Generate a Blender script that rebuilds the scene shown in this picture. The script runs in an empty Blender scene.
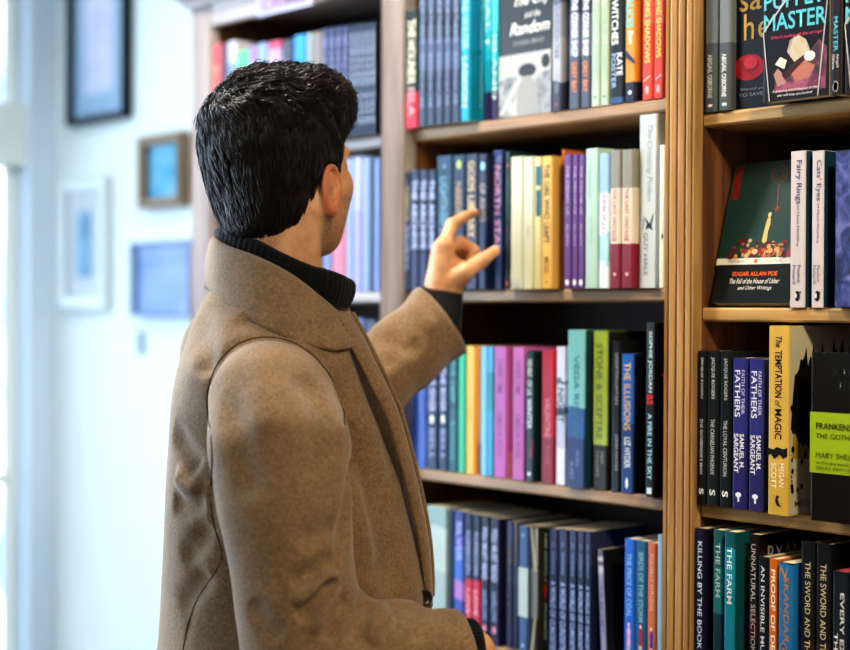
import bpy, bmesh, math, random
import numpy as np
from mathutils import Vector, Matrix
random.seed(7); rng = np.random.default_rng(7)
C = bpy.context.scene.collection
# ------------------------------------------------------------ camera model
F = 1550.0; CH = 1.48; D = 1.686
PITCH = 16.0/F; ROLL = 0.0045
RW = Vector((0.661, 0.7504, 0)).normalized(); FW = Vector((-RW.y, RW.x, 0)); UP = Vector((0, 0, 1))
YAW = math.atan2(RW.y, RW.x)
f2 = (FW*math.cos(PITCH) - UP*math.sin(PITCH)).normalized()
u2 = (UP*math.cos(PITCH) + FW*math.sin(PITCH)).normalized()
r3 = (RW*math.cos(ROLL) + u2*math.sin(ROLL)).normalized()
u3 = (u2*math.cos(ROLL) - RW*math.sin(ROLL)).normalized()
CAM = Vector((0, 0, CH))
def ray(px, py):
    return f2 + r3*((px-425)/F) + u3*((325-py)/F)
def onY(px, py, Y):                     # photo direction met with a vertical plane parallel to the bookcases
    d = ray(px, py); return CAM + d*(Y/d.y)
def onX(px, py, X):
    d = ray(px, py); return CAM + d*(X/d.x)
def s2l(c): return c/12.92 if c <= 0.04045 else ((c+0.055)/1.055)**2.4
def hexc(h):
    h = h.lstrip('#'); return tuple(s2l(int(h[i:i+2], 16)/255) for i in (0, 2, 4)) + (1,)
# ------------------------------------------------------------ materials
def newmat(name):
    m = bpy.data.materials.new(name); m.use_nodes = True
    nt = m.node_tree; b = nt.nodes['Principled BSDF']; return m, nt, b
_mc = {}
def flat(h, rough=0.5, spec=0.25, emis=0):
    k = (h, rough, spec, emis)
    if k in _mc: return _mc[k]
    m, nt, b = newmat('col_'+h.strip('#')); b.inputs['Base Color'].default_value = hexc(h)
    b.inputs['Roughness'].default_value = rough; b.inputs['Specular IOR Level'].default_value = spec
    if emis:
        b.inputs['Emission Color'].default_value = hexc(h); b.inputs['Emission Strength'].default_value = emis
    _mc[k] = m; return m
def zones(stops, rough=0.4, noise=0.0, scale=30.0, coat=0.0, axis='Z'):
    """cover print: colour bands up the book; stops = [(height fraction, hex)...]"""
    k = ('z', tuple(stops), rough, noise, scale, axis)
    if k in _mc: return _mc[k]
    m, nt, b = newmat('cover_print'); L = nt.links; N = nt.nodes
    tc = N.new('ShaderNodeTexCoord'); sp = N.new('ShaderNodeSeparateXYZ'); L.new(tc.outputs['Generated'], sp.inputs[0])
    cr = N.new('ShaderNodeValToRGB'); cr.color_ramp.interpolation = 'CONSTANT' if noise < .5 else 'LINEAR'
    els = cr.color_ramp.elements
    while len(els) < len(stops): els.new(0.5)
    for e, (p, h) in zip(els, sorted(stops)): e.position = p; e.color = hexc(h)
    while len(els) > len(stops): els.remove(els[-1])
    src = sp.outputs[axis]
    nz = N.new('ShaderNodeTexNoise'); nz.inputs['Scale'].default_value = scale; nz.inputs['Detail'].default_value = 4
    L.new(tc.outputs['Object'], nz.inputs['Vector'])
    if noise > 0:
        ma = N.new('ShaderNodeMath'); ma.operation = 'MULTIPLY_ADD'; L.new(nz.outputs['Fac'], ma.inputs[0])
        ma.inputs[1].default_value = noise; 
        m2 = N.new('ShaderNodeMath'); m2.operation = 'SUBTRACT'; L.new(src, m2.inputs[0]); m2.inputs[1].default_value = noise*0.5
        L.new(m2.outputs[0], ma.inputs[2]); src = ma.outputs[0]
    L.new(src, cr.inputs[0])
    mx = N.new('ShaderNodeMix'); mx.data_type = 'RGBA'; mx.blend_type = 'MULTIPLY'; mx.inputs[0].default_value = 0.35
    r2 = N.new('ShaderNodeMapRange'); L.new(nz.outputs['Fac'], r2.inputs[0]); r2.inputs[1].default_value = .3; r2.inputs[2].default_value = .7; r2.inputs[3].default_value = .7; r2.inputs[4].default_value = 1.1
    L.new(cr.outputs[0], mx.inputs[6]); L.new(r2.outputs[0], mx.inputs[7]); L.new(mx.outputs[2], b.inputs['Base Color'])
    b.inputs['Specular IOR Level'].default_value = .25; b.inputs['Roughness'].default_value = rough; b.inputs['Coat Weight'].default_value = coat; b.inputs['Coat Roughness'].default_value = .25
    _mc[k] = m; return m
def blotch(cols, scale=20, lo=.35, hi=.65, rough=.4, const=False, stretch=(1, 1, 1), detail=5, dist=0.0):
    m, nt, b = newmat('art_print'); L = nt.links; N = nt.nodes
    tc = N.new('ShaderNodeTexCoord'); mp = N.new('ShaderNodeMapping'); mp.inputs['Scale'].default_value = stretch
    nz = N.new('ShaderNodeTexNoise'); nz.inputs['Scale'].default_value = scale; nz.inputs['Detail'].default_value = detail; nz.inputs['Distortion'].default_value = dist
    cr = N.new('ShaderNodeValToRGB'); els = cr.color_ramp.elements
    if const: cr.color_ramp.interpolation = 'CONSTANT'
    while len(els) < len(cols): els.new(.5)
    for i, (e, h) in enumerate(zip(els, cols)): e.position = lo+(hi-lo)*i/max(1, len(cols)-1); e.color = hexc(h)
    L.new(tc.outputs['Object'], mp.inputs[0]); L.new(mp.outputs[0], nz.inputs['Vector']); L.new(nz.outputs['Fac'], cr.inputs[0]); L.new(cr.outputs[0], b.inputs['Base Color'])
    b.inputs['Roughness'].default_value = rough
    return m
def wood(name, c1, c2, c3, rough=.5, scale=1.0, axis='Z'):
    m, nt, b = newmat(name); L = nt.links; N = nt.nodes
    tc = N.new('ShaderNodeTexCoord'); mp = N.new('ShaderNodeMapping')
    sc = {'Z': (16, 16, 1.2), 'X': (1.2, 16, 16), 'Y': (28, 1.6, 28)}[axis]
    mp.inputs['Scale'].default_value = tuple(s*scale for s in sc)
    nz = N.new('ShaderNodeTexNoise'); nz.inputs['Scale'].default_value = 1.6; nz.inputs['Detail'].default_value = 6; nz.inputs['Distortion'].default_value = 1.2
    n2 = N.new('ShaderNodeTexNoise'); n2.inputs['Scale'].default_value = 7; n2.inputs['Detail'].default_value = 3
    L.new(tc.outputs['Object'], mp.inputs[0]); L.new(mp.outputs[0], nz.inputs['Vector']); L.new(mp.outputs[0], n2.inputs['Vector'])
    cr = N.new('ShaderNodeValToRGB'); e = cr.color_ramp.elements; e[0].position = .3; e[0].color = hexc(c1); e[1].position = .72; e[1].color = hexc(c3)
    k = e.new(.5); k.color = hexc(c2)
    ad = N.new('ShaderNodeMath'); ad.operation = 'MULTIPLY_ADD'; ad.inputs[1].default_value = .25; L.new(n2.outputs['Fac'], ad.inputs[0]); 
    sb = N.new('ShaderNodeMath'); sb.operation = 'SUBTRACT'; sb.inputs[1].default_value = .125; L.new(nz.outputs['Fac'], sb.inputs[0]); L.new(sb.outputs[0], ad.inputs[2])
    L.new(ad.outputs[0], cr.inputs[0]); L.new(cr.outputs[0], b.inputs['Base Color'])
    bp = N.new('ShaderNodeBump'); bp.inputs['Strength'].default_value = .15; bp.inputs['Distance'].default_value = .002; L.new(ad.outputs[0], bp.inputs['Height']); L.new(bp.outputs[0], b.inputs['Normal'])
    b.inputs['Roughness'].default_value = rough
    return m
WV = wood('pine_wood', '#8a6840', '#ad8a5c', '#c8a67a', axis='Z')
WH = wood('pine_shelf_wood', '#7c6046', '#9c7c5a', '#b8966c', axis='X')
WG = wood('lamp_warmed_shelf_wood', '#8f6c3e', '#b8935c', '#cfac74', axis='X')  # shelf pine with the near bay's warm lamp light put into its colour
WVL = wood('window_paled_wood', '#8a8182', '#a59c9c', '#bcb3b4', axis='Z')  # pine with the cool window glare put into its colour
WHL = wood('window_paled_shelf_wood', '#8a8182', '#a59c9c', '#bcb3b4', axis='X')  # shelf boards, window glare painted in likewise
WD = wood('shaded_inner_wood', '#1c100a', '#2e1b10', '#3a2416', axis='Z', rough=.7)  # back panels: the shade of the recess is put into the wood colour
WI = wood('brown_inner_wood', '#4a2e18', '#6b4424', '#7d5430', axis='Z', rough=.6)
PAGE = flat('#cfc3a4', .9, .1)
# ------------------------------------------------------------ mesh helpers
def link(name, me, mat=None, parent=None, loc=None):
    o = bpy.data.objects.new(name, me); C.objects.link(o)
    if mat and me is not None: 
        if not me.materials: me.materials.append(mat)
    if parent: o.parent = parent
    if loc is not None: o.location = loc
    return o
def pydata(name, v, f, mat=None, parent=None, smooth=False, loc=None):
    me = bpy.data.meshes.new(name); me.from_pydata([tuple(x) for x in v], [], [tuple(x) for x in f]); me.validate(); me.update()
    if smooth: me.polygons.foreach_set('use_smooth', [True]*len(me.polygons))
    return link(name, me, mat, parent, loc)
def tag(o, label=None, cat=None, group=None, kind=None):
    if label: o['label'] = label
    if cat: o['category'] = cat
    if group: o['group'] = group
    if kind: o['kind'] = kind
    return o
def box(name, x0, x1, y0, y1, z0, z1, mat, parent=None, bev=0.002, loc=None):
    bm = bmesh.new(); bmesh.ops.create_cube(bm, size=1)
    for v in bm.verts: v.co = Vector(((x0+x1)/2+v.co.x*(x1-x0), (y0+y1)/2+v.co.y*(y1-y0), (z0+z1)/2+v.co.z*(z1-z0)))
    if bev: bmesh.ops.bevel(bm, geom=list(bm.edges), offset=min(bev, abs(x1-x0)*.3, abs(y1-y0)*.3, abs(z1-z0)*.3), segments=2, profile=.5, affect='EDGES')
    me = bpy.data.meshes.new(name); bm.to_mesh(me); bm.free()
    return link(name, me, mat, parent, loc)
def prism(name, prof, z0, z1, mat, parent=None, loc=None, smooth=False):
    """closed profile in XY swept up Z"""
    n = len(prof); v = [(x, y, z0) for x, y in prof]+[(x, y, z1) for x, y in prof]
    f = [(i, (i+1) % n, n+(i+1) % n, n+i) for i in range(n)]+[tuple(range(n))[::-1], tuple(range(n, 2*n))]
    return pydata(name, v, f, mat, parent, smooth, loc)
def prismX(name, prof, x0, x1, mat, parent=None, loc=None):
    n = len(prof); v = [(x0, y, z) for y, z in prof]+[(x1, y, z) for y, z in prof]
    f = [(i, (i+1) % n, n+(i+1) % n, n+i) for i in range(n)]+[tuple(range(n))[::-1], tuple(range(n, 2*n))]
    return pydata(name, v, f, mat, parent, False, loc)
def text_mesh(s, bold=0.0, shear=0.0, space=1.0):
    cu = bpy.data.curves.new('t', 'FONT'); cu.body = s; cu.size = 1; cu.offset = bold; cu.shear = shear; cu.space_character = space; cu.resolution_u = 3
    o = bpy.data.objects.new('t', cu); C.objects.link(o); dg = bpy.context.evaluated_depsgraph_get(); dg.update()
    me = bpy.data.meshes.new_from_object(o.evaluated_get(dg)); bpy.data.objects.remove(o)
    return me
def text_on(name, s, origin, ax, ay, w, h, col, parent, bold=.01, shear=0, lift=.0004, rough=.4):
    """text filling a w x h box whose lower-left corner is origin, along unit axes ax (reading) and ay (letter up)"""
    me = text_mesh(s, bold*.5, shear); n = len(me.vertices)
    if n == 0: return None
    co = np.empty(n*3); me.vertices.foreach_get('co', co); co = co.reshape(-1, 3)
    mn, mxx = co.min(0), co.max(0); sc = np.array([w/max(1e-6, mxx[0]-mn[0]), h/max(1e-6, mxx[1]-mn[1])])
    ax, ay = np.array(ax), np.array(ay); nz = np.cross(ax, ay)
    p = np.array(origin)+np.outer((co[:, 0]-mn[0])*sc[0], ax)+np.outer((co[:, 1]-mn[1])*sc[1], ay)+nz*lift
    me.vertices.foreach_set('co', p.ravel()); me.materials.clear(); me.update()
    return link(name, me, flat(col, rough), parent)
# ------------------------------------------------------------ books
def book(name, loc, t, h, dep, mat, pages=PAGE, hard=False, rot=None, cap=None):
    """spine faces -Y at local y=0, x 0..t, z 0..h"""
    wall = .0028 if hard else .0007
    wall = min(wall, t*.2)
    r = min(t*.22, .004)
    prof = []
    for i in range(7):
        a = math.pi/2*i/6; prof.append((r-r*math.sin(math.pi/2-a) if False else r*(1-math.cos(math.pi/2-a)) , r-r*math.sin(math.pi/2-a)))
    # left outer corner rounded from (0,r) to (r,0)
    prof = [(r-r*math.cos(math.pi/2*i/5), r-r*math.sin(math.pi/2*i/5)) for i in range(6)]
    prof += [(t-r+r*math.sin(math.pi/2*i/5), r-r*math.cos(math.pi/2*i/5)) for i in range(6)]
    prof += [(t, dep), (t-wall, dep), (t-wall, wall+r), (wall, wall+r), (wall, dep), (0, dep)]
    o = prism(name, prof[::-1] if False else prof, 0, h, mat, None, loc)
    g = .003 if hard else .0006
    box('page_block', wall, t-wall, wall+r, dep-(.004 if hard else .001), g, h-g, pages, o, bev=0)
    if rot: o.rotation_euler = rot
    return o
def spine_title(o, s, t, h, f0, f1, x0, x1, col, bold=.01, shear=0):
    """reads downward; f0,f1 from the top, x0,x1 across the spine"""
    return text_on('title', s, (t*x0, 0, h*(1-f0)), (0, 0, -1), (1, 0, 0), h*(f1-f0), t*(x1-x0), col, o, bold, shear)
def poly_on(name, pts, o, org, ax, ay, mat, lift=.0005):
    ax, ay, org = Vector(ax), Vector(ay), Vector(org); n = ax.cross(ay)
    return pydata(name, [org+ax*a+ay*b+n*lift for a, b in pts], [tuple(range(len(pts)))], mat, o)
def ell(cx, cy, rx, ry, n=20, a0=0): return [(cx+rx*math.cos(a0+2*math.pi*i/n), cy+ry*math.sin(a0+2*math.pi*i/n)) for i in range(n)]
# ------------------------------------------------------------ bookcases
Xp = lambda px, py=309, Y=D: onY(px, py, Y).x
X_L0, X_L1 = Xp(191), Xp(209)          # far end stile
X_M0, X_M1 = Xp(379.5), Xp(401.5)      # pilaster between the far and middle bays
X_R0, X_R1 = Xp(663.5), Xp(692.5)      # pilaster between the middle and near bays
X_E0 = Xp(930); X_E1 = X_E0+(X_R1-X_R0)
DEPTH = .24; SF = .022                 # shelf fronts sit back from the pilaster face
YB = D+DEPTH; ZTOP = None
def pilaster(name, x0, x1, z0, z1, mat, parent, reeds=3):
    w = x1-x0; e = .003; pr = [(x0, D+.02), (x0, D+.002), (x0+.002, D)]
    for k in range(reeds):
        a = x0+.004+(w-.008)*k/reeds; b = x0+.004+(w-.008)*(k+1)/reeds
        for i in range(9):
            u = i/8; pr.append((a+(b-a)*(.08+.84*u), D+.0075*(1-math.sin(math.pi*u)**.8)))
    pr += [(x1-.002, D), (x1, D+.002), (x1, D+.02)]
    pr = [(x, D+(y-D)*(1.5 if reeds == 4 else 1)) for x, y in pr]
    return prism(name, pr, z0, z1, mat, parent, smooth=False)
def shelf_z(px, py): return onY(px, py, D+SF).z
def shelf_prof(z, th=.019):
    y0 = D+SF; return [(YB-.006, z), (y0+.003, z), (y0, z-.003), (y0, z-th+.003), (y0+.003, z-th), (YB-.006, z-th)]
ZC = {  # shelf tops
 'L1': onY(366, 137.5, D+SF).z, 'L2': onY(358, 292, D+SF).z,
 'M1': shelf_z(540, 113.8), 'M2': shelf_z(560, 289.2), 'M3': shelf_z(540, 482.8),
 'R1': shelf_z(778, 105.0), 'R2': shelf_z(778, 307.8), 'R3': shelf_z(778, 512.6)}
ZC['L3'] = ZC['L2']-.27; ZC['M4'] = onY(490, 645, D+SF).z; ZC['R4'] = ZC['R3']-.285; ZC['L4'] = ZC['L3']-.28
ZF = onY(209, 26, D).z                 # lower edge of the far unit's frieze
HF = .09
def bookcase(label, xa, xb, keys, pil, top, matv, math_, reeds, loc_x, frieze=None):
    root = bpy.data.objects.new('bookcase', None); C.objects.link(root); root.location = (loc_x, YB, 0)
    tag(root, label, 'bookcase', 'pine bookcases along the wall')
    inv = Vector((-loc_x, -YB, 0))
    def fix(o): o.location = inv; return o
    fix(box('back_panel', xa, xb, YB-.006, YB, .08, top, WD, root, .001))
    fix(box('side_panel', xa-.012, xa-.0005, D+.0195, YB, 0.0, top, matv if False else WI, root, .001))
    fix(box('side_panel', xb+.0005, xb+.010, D+.0195, YB, 0.0, top, WI, root, .001))
    for k in keys: fix(prismX('shelf', shelf_prof(ZC[k]), xa, xb, math_, root))
    fix(prismX('bottom_shelf', shelf_prof(.1), xa, xb, math_, root)); fix(box('plinth', xa, xb, D+.012, D+.03, 0.0, .08, math_, root))
    z = ZC[keys[-1]]-.28
    while z > .3: fix(prismX('shelf', shelf_prof(z), xa, xb, math_, root)); z -= .28
    z = ZC[keys[0]]+.30
    while z < top-.15: fix(prismX('shelf', shelf_prof(z), xa, xb, math_, root)); z += .30
    fix(box('top_panel', xa, xb, D+.0195, YB, top-.02, top, math_, root))
    for x0, x1, nm in pil: fix(pilaster(nm, x0, x1, 0.0, top, matv, root, reeds))
    if frieze:
        z0 = frieze; fix(box('frieze', xa, xb, D+.003, D+.0195, z0, top, math_, root, .002))
    x0 = min([xa]+[p[0] for p in pil]); x1 = max([xb]+[p[1] for p in pil])
    cp = [(D+.02, top), (D-.004, top+.0), (D-.006, top+.008), (D-.022, top+.016), (D-.03, top+.02), (D-.032, top+.032), (D+.02, top+.034), (YB, top+.034), (YB, top)]
    c = fix(prismX('cornice', cp, x0-(.025 if pil and loc_x < -1.2 else 0), x1, math_, root))
    return root
TOPL = onY(209, 3, D-.0).z
bookcase('window-paled wooden bookcase at the far end with a cornice, beside the picture wall', X_L1, X_M0, ['L1', 'L2', 'L3', 'L4'], [(X_L0, X_L1, 'stile')], TOPL, WVL, WHL, 2, (X_L0+X_M0)/2, frieze=ZF)
TOPR = ZC['M1']+.58
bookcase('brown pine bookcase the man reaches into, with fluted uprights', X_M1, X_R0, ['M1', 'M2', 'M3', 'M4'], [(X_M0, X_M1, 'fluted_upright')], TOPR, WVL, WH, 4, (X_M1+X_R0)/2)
bookcase('lamp-warmed pine bookcase nearest the camera holding face-out paperbacks', X_R1, X_E0, ['R1', 'R2', 'R3', 'R4'], [(X_R0, X_R1, 'fluted_upright'), (X_E0, X_E1, 'fluted_upright')], TOPR, WV, WG, 3, (X_R1+X_E0)/2)
# ------------------------------------------------------------ the books, shelf by shelf
# (x_left, x_right, y_top) of the spine in the photograph -> real place and size on its shelf
BK = []
def shelf_books(key, ybase, group, rows, dep=.128, dY0=SF):
    z = ZC[key]; prev = -99
    for row in rows:
        x0, x1, yt, mat, titles, label = row[:6]; o = row[6] if len(row) > 6 else {}
        dY = D+o.get('dY', dY0)
        xm = (x0+x1)/2
        a, b = onY(x0, ybase, dY).x, onY(x1, ybase, dY).x
        lo_, hi_ = {'L': (X_L1, X_M0), 'M': (X_M1, X_R0), 'R': (X_R1, X_E0)}[key[0]]
        a = max(a, lo_+.0006); b = min(b, hi_-.0006)
        if a < prev+.0004: a = prev+.0004
        b = max(b, a+.004)
        h = onY(xm, yt, dY).z - z - .0006 if yt is not None else o['h']
        h = min(h, o.get('hmax', 9))
        if isinstance(mat, str): mat = flat(mat, .38)
        elif isinstance(mat, list): mat = zones(mat, noise=o.get('noise', 0), scale=o.get('scale', 30))
        t = b-a-.0003
        bo = book(o.get('name', 'paperback'), (a, dY, z+.0006), t, h, o.get('dep', dep), mat, hard=o.get('hard', False), pages=flat(o['pages'], .9) if 'pages' in o else PAGE)
        if 'side' in o:
            dd_ = o.get('dep', dep); poly_on('cover_board', [(.0005, .0005), (dd_-.0005, .0005), (dd_-.0005, h-.0005), (.0005, h-.0005)], bo, (t, 0, 0), (0, 1, 0), (0, 0, 1), flat(o['side'], .35), .0002)
        if o.get('lean'): bo.rotation_euler = (0, o['lean'], 0)
        for tt in titles:
            s, f0, f1, u0, u1, col = tt[:6]
            spine_title(bo, s, t, h, f0, f1, u0, u1, col, *(tt[6:] if len(tt) > 6 else ()))
        tag(bo, label, 'book', group if not o.get('group') else o['group'])
        for fn in o.get('extra', []): fn(bo, t, h)
        prev = b if not o.get('lean') else b+.01
        BK.append(bo)
        bo['_s'] = 1; del bo['_s']
def disc(cx, cz, r, col, rz=None):       # emblem on a spine: cx fraction of thickness, cz fraction up, r in m
    return lambda o, t, h: poly_on('emblem', ell(t*cx, h*cz, r, rz or r), o, (0, 0, 0), (1, 0, 0), (0, 0, 1), flat(col, .4))
def patch(x0, x1, z0, z1, col, name='printed_panel', mat=None):
    return lambda o, t, h: poly_on(name, [(t*x0, h*z0), (t*x1, h*z0), (t*x1, h*z1), (t*x0, h*z1)], o, (0, 0, 0), (1, 0, 0), (0, 0, 1), mat or flat(col, .4), .0003)
def shape(pts, col, name='printed_figure'):
    return lambda o, t, h: poly_on(name, [(t*x, h*z) for x, z in pts], o, (0, 0, 0), (1, 0, 0), (0, 0, 1), flat(col, .4), .0006)
def figure(cz, body, skin, cx=.5, s=1.0):
    """small standing figure printed on a spine"""
    def fn(o, t, h):
        A = ((0, 0, 0), (1, 0, 0), (0, 0, 1)); w = t*.17*s; X = t*cx; Z = h*cz
        poly_on('printed_figure', [(X-w, Z), (X+w*1.1, Z), (X+w*.8, Z+.011*s), (X+w*1.2, Z+.018*s), (X+w*.5, Z+.024*s), (X-w*.5, Z+.024*s), (X-w*1.1, Z+.017*s), (X-w*.6, Z+.010*s)], o, *A, flat(body, .4))
        poly_on('printed_figure', ell(X, Z+.0275*s, .0022, .003), o, *A, flat(skin, .4))
        for q in (-.5, .45): poly_on('printed_figure', [(X+w*(q-.2), Z-.012*s), (X+w*(q+.2), Z-.012*s), (X+w*(q+.35), Z), (X+w*(q-.35), Z)], o, *A, flat(skin, .4))
    return fn
W = '#e8e4da'
# ---- middle bay, top shelf
g = 'books on the top shelf of the middle bookcase'
HM = .215
sl = [(0, '#39455c'), (.22, '#2a3448'), (.38, '#4e5c7c'), (.60, '#262f42'), (.8, '#3b4660')]
ser = 'slate blue paperback from the run of identical grey-blue novels on the top shelf'
rows = [(404.8, 417.5, 10, [(0, '#b8213a'), (.30, '#15231f')], [('THE HOUNDS', .08, .62, .2, .8, '#e4dcc0', .03), ('ISLA', .66, .9, .25, .75, '#d8a0a4', .02)], 'black paperback with pale lettering and a red foot, at the end of the top shelf')]
for i, (a, b) in enumerate([(418.5, 426), (426.5, 434.5), (435, 443), (443.5, 451), (451.5, 459.5)]):
    rows.append((a, b, -18, sl, [('NORTHERN', .10, .42, .2, .8, '#8290ac', .02), ('RAVENSCAR', .50, .88, .25, .75, '#7886a6', .02)], ser, {'noise': .06, 'side': '#10141e'}))  # side boards darkened to paint the shaded gaps between the spines
teal = [(0, '#2b1a4a'), (.20, '#0f8ea0'), (.42, '#17a6b8'), (.62, '#49b8c8')]
rows += [
 (460.3, 469.5, -22, [(0, '#1597b8'), (.5, '#1c9fc4')], [('THE WATER', .12, .50, .2, .8, '#9fe0ee', .03), ('LAGOON', .55, .9, .25, .75, '#c8f0f4', .03)], 'bright turquoise paperback beside the slate blue run'),
 (470.5, 482, -22, [(0, '#168fb0'), (.18, '#1aa2c2'), (.7, '#2bb0c8')], [('THE WATER', .12, .50, .2, .8, '#a8e4ee', .03), ('LAGOON', .55, .9, .25, .75, '#d8f0e4', .03)], 'second turquoise paperback of the pair with pale lettering', {'dY': .026}),
 (483, 490.5, -22, teal, [('SALT', .10, .5, .2, .8, '#bfe6d8', .02)], 'teal paperback with a purple foot beside the turquoise pair', {'dY': .03}),
 (491, 497.5, -22, teal, [('ISLAND', .4, .86, .25, .8, '#c8e8d8', .02)], 'narrow teal spine against the face-out grey book', {'dY': .024}),
]
shelf_books('M1', 120, g, rows, dY0=.005)
rows = [
 (568.7, 579.5, -22, [(0, '#4c5468'), (.4, '#6a7288'), (.72, '#3d4559')], [('THE CORNER SHOP', .16, .60, .25, .8, '#e6eef2', .03), ('GREY BAY', .64, .88, .25, .75, '#e0863c', .02)], 'grey paperback with white and orange lettering, beside the pale faded spine'),
 (580.3, 590.3, -22, [(0, '#4c5468'), (.4, '#6a7288'), (.72, '#3d4559')], [('THE CORNER SHOP', .16, .60, .25, .8, '#e6eef2', .03), ('GREY BAY', .64, .88, .25, .75, '#e0863c', .02)], 'grey paperback with white and orange lettering, beside the pale green pair'),
 (590.9, 599.6, -22, '#a9b8a4', [('LA FAMILIA', .10, .45, .25, .75, '#8fa596', 0), ('ROSARIO', .52, .8, .3, .7, '#8fa596', 0)], 'pale green paperback of a pair, next to the grey ones', {'extra': [disc(.5, .07, .0022, '#5a7068')]}),
 (600.1, 608.6, -22, '#a6b69f', [('LA FAMILIA', .10, .45, .25, .75, '#8fa596', 0), ('ROSARIO', .52, .8, .3, .7, '#8fa596', 0)], 'pale green paperback of a pair, next to the black one', {'extra': [disc(.5, .07, .0022, '#5a7068')]}),
 (609.6, 623.6, -22, [(0, '#2a4a7a'), (.05, '#14161c'), (.5, '#191b20')], [('WITCHES', .17, .53, .12, .6, '#f0f0ea', .02), ('KATE', .60, .78, .52, .92, '#e8e8e4', .02), ('FOSTER', .60, .88, .12, .44, '#9fb6d8', .02)], 'black paperback with big white lettering WITCHES'),
 (624.6, 635.5, -22, [(0, '#20233a'), (.16, '#cc8a38')], [('ALICES', .16, .40, .1, .75, '#45c3c8', .03), ('Ben', .43, .53, .3, .8, '#f6ead0', .02)], 'orange paperback with turquoise lettering and a dark foot', {'extra': [disc(.5, .075, .003, '#d8e6e2'), shape([(.0, .44), (.5, .38), (.95, .33), (.9, .30), (.1, .36)], '#22304e')]}),
 (641.8, 652.6, -22, [(0, '#c84436'), (.62, '#d65a4a')], [('LONG SHADOWS', .12, .70, .28, .74, '#f4cf5e', .03), ], 'coral red paperback with yellow lettering, first of the two', {'extra': [shape([(.2, .15), (.8, .19), (.8, .20), (.2, .16)], '#f6c8c0'), disc(.5, .08, .003, '#f4a8a0', .006)]}),
 (653.2, 663.6, -22, [(0, '#c84436'), (.62, '#d65a4a')], [('LONG SHADOWS', .12, .66, .28, .74, '#f4cf5e', .03), ], 'coral red paperback with yellow lettering, against the fluted upright', {'extra': [shape([(.2, .15), (.8, .19), (.8, .20), (.2, .16)], '#f6c8c0'), disc(.5, .08, .003, '#f4a8a0', .006)]}),
]
shelf_books('M1', 106, g, rows)
shelf_books('M1', 112, g, [(551.6, 561.5, -22, [(0, '#3b3f52'), (.22, '#a5a7ae'), (.55, '#8e929e'), (.8, '#565e74')], [('RANDOM', .2, .6, .3, .75, '#6b7ca0', .01), ('OWEN', .72, .86, .3, .7, '#8890a8', .01)], 'faded grey paperback spine beside the face-out grey book', {'noise': .1, 'extra': [disc(.5, .05, .002, '#c8384a')]})])

def faceout(key, xl, xr, ybase, yt, t, mat, label, group, lean=0.0, dY=SF+.004, name='face_out_paperback', hard=False):
    """front cover towards the room; returns (book, cover width, height). Cover plane is local +X side after a quarter turn."""
    z = ZC[key]; Y = D+dY; a = onY(xl, ybase, Y).x; b = onY(xr, ybase, Y).x
    h = onY((xl+xr)/2, yt, Y).z - z if yt is not None else .198
    o = book(name, (a, Y+t, z+.001), t, h, b-a, mat if not isinstance(mat, str) else flat(mat, .3), hard=hard)
    # local +X (front board) -> world -Y ; local +Y -> world +X
    o.rotation_euler = (Matrix.Rotation(-lean, 3, 'X') @ Matrix.Rotation(-math.pi/2, 3, 'Z')).to_euler()
    if lean: o.location = (a, Y+t*math.cos(lean), z+.001)
    if lean: o.location.z += 0.0
    tag(o, label, 'book', group); o['_t'] = t; del o['_t']
    return o, t, b-a, h
def cov(o, t):       # frame on the front board: origin lower-left, reading axis +Y local, up +Z
    return (t+.0002, 0, 0), (0, 1, 0), (0, 0, 1)
def ctext(o, t, w, h, s, u0, v0, uw, vh, col, bold=.02, shear=0, name='cover_lettering'):
    text_on(name, s, (t+.0004, w*u0, h*v0), (0, 1, 0), (0, 0, 1), w*uw, h*vh, col, o, bold, shear, lift=.0005)
def cpoly(o, t, pts, w, h, mat, name='cover_art', lift=.0003):
    if isinstance(mat, str): mat = flat(mat, .35)
    return poly_on(name, [(w*x, h*y) for x, y in pts], o, (t, 0, 0), (0, 1, 0), (0, 0, 1), mat, lift)
R_ = lambda x0, y0, x1, y1: [(x0, y0), (x1, y0), (x1, y1), (x0, y1)]
# grey face-out book (script title over a misty landscape)
o, t, w, h = faceout('M1', 499, 551, 117, -20, .018, '#2c2f33', 'face-out grey novel with white script title over a misty black and white scene', g)
cpoly(o, t, R_(0, .0, 1, .46), w, h, blotch(['#1b1c1e', '#6e7072', '#8a8a89', '#a8a6a2'], 28, .35, .62), 'cover_art')
cpoly(o, t, [(0, .27), (.2, .30), (.5, .28), (1, .31), (1, .46), (0, .46)], w, h, '#a3a2a0', lift=.0005)
cpoly(o, t, ell(.55, .33, .17, .05), w, h, '#26282a', lift=.0006)
cpoly(o, t, [(.35, .0), (.8, .0), (.74, .2), (.62, .29), (.48, .29), (.36, .2)], w, h, '#8e8c88', lift=.0007)
cpoly(o, t, [(0, .02), (.1, .02), (.42, .24), (.38, .28), (.28, .24)], w, h, '#a8a6a2', lift=.0008)
cpoly(o, t, ell(.9, .38, .08, .05), w, h, '#1d1e20', lift=.0006)
ctext(o, t, w, h, 'The City', .3, .79, .68, .09, '#e4e2de', .01, .3)
ctext(o, t, w, h, 'and the', .5, .715, .3, .05, '#c8c6c2', .01, .3)
ctext(o, t, w, h, 'Random', .22, .60, .76, .09, '#e4e2de', .02, .3)
ctext(o, t, w, h, 'OWEN BRAY', .28, .52, .6, .035, '#8e8f92', .01, 0)
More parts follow.
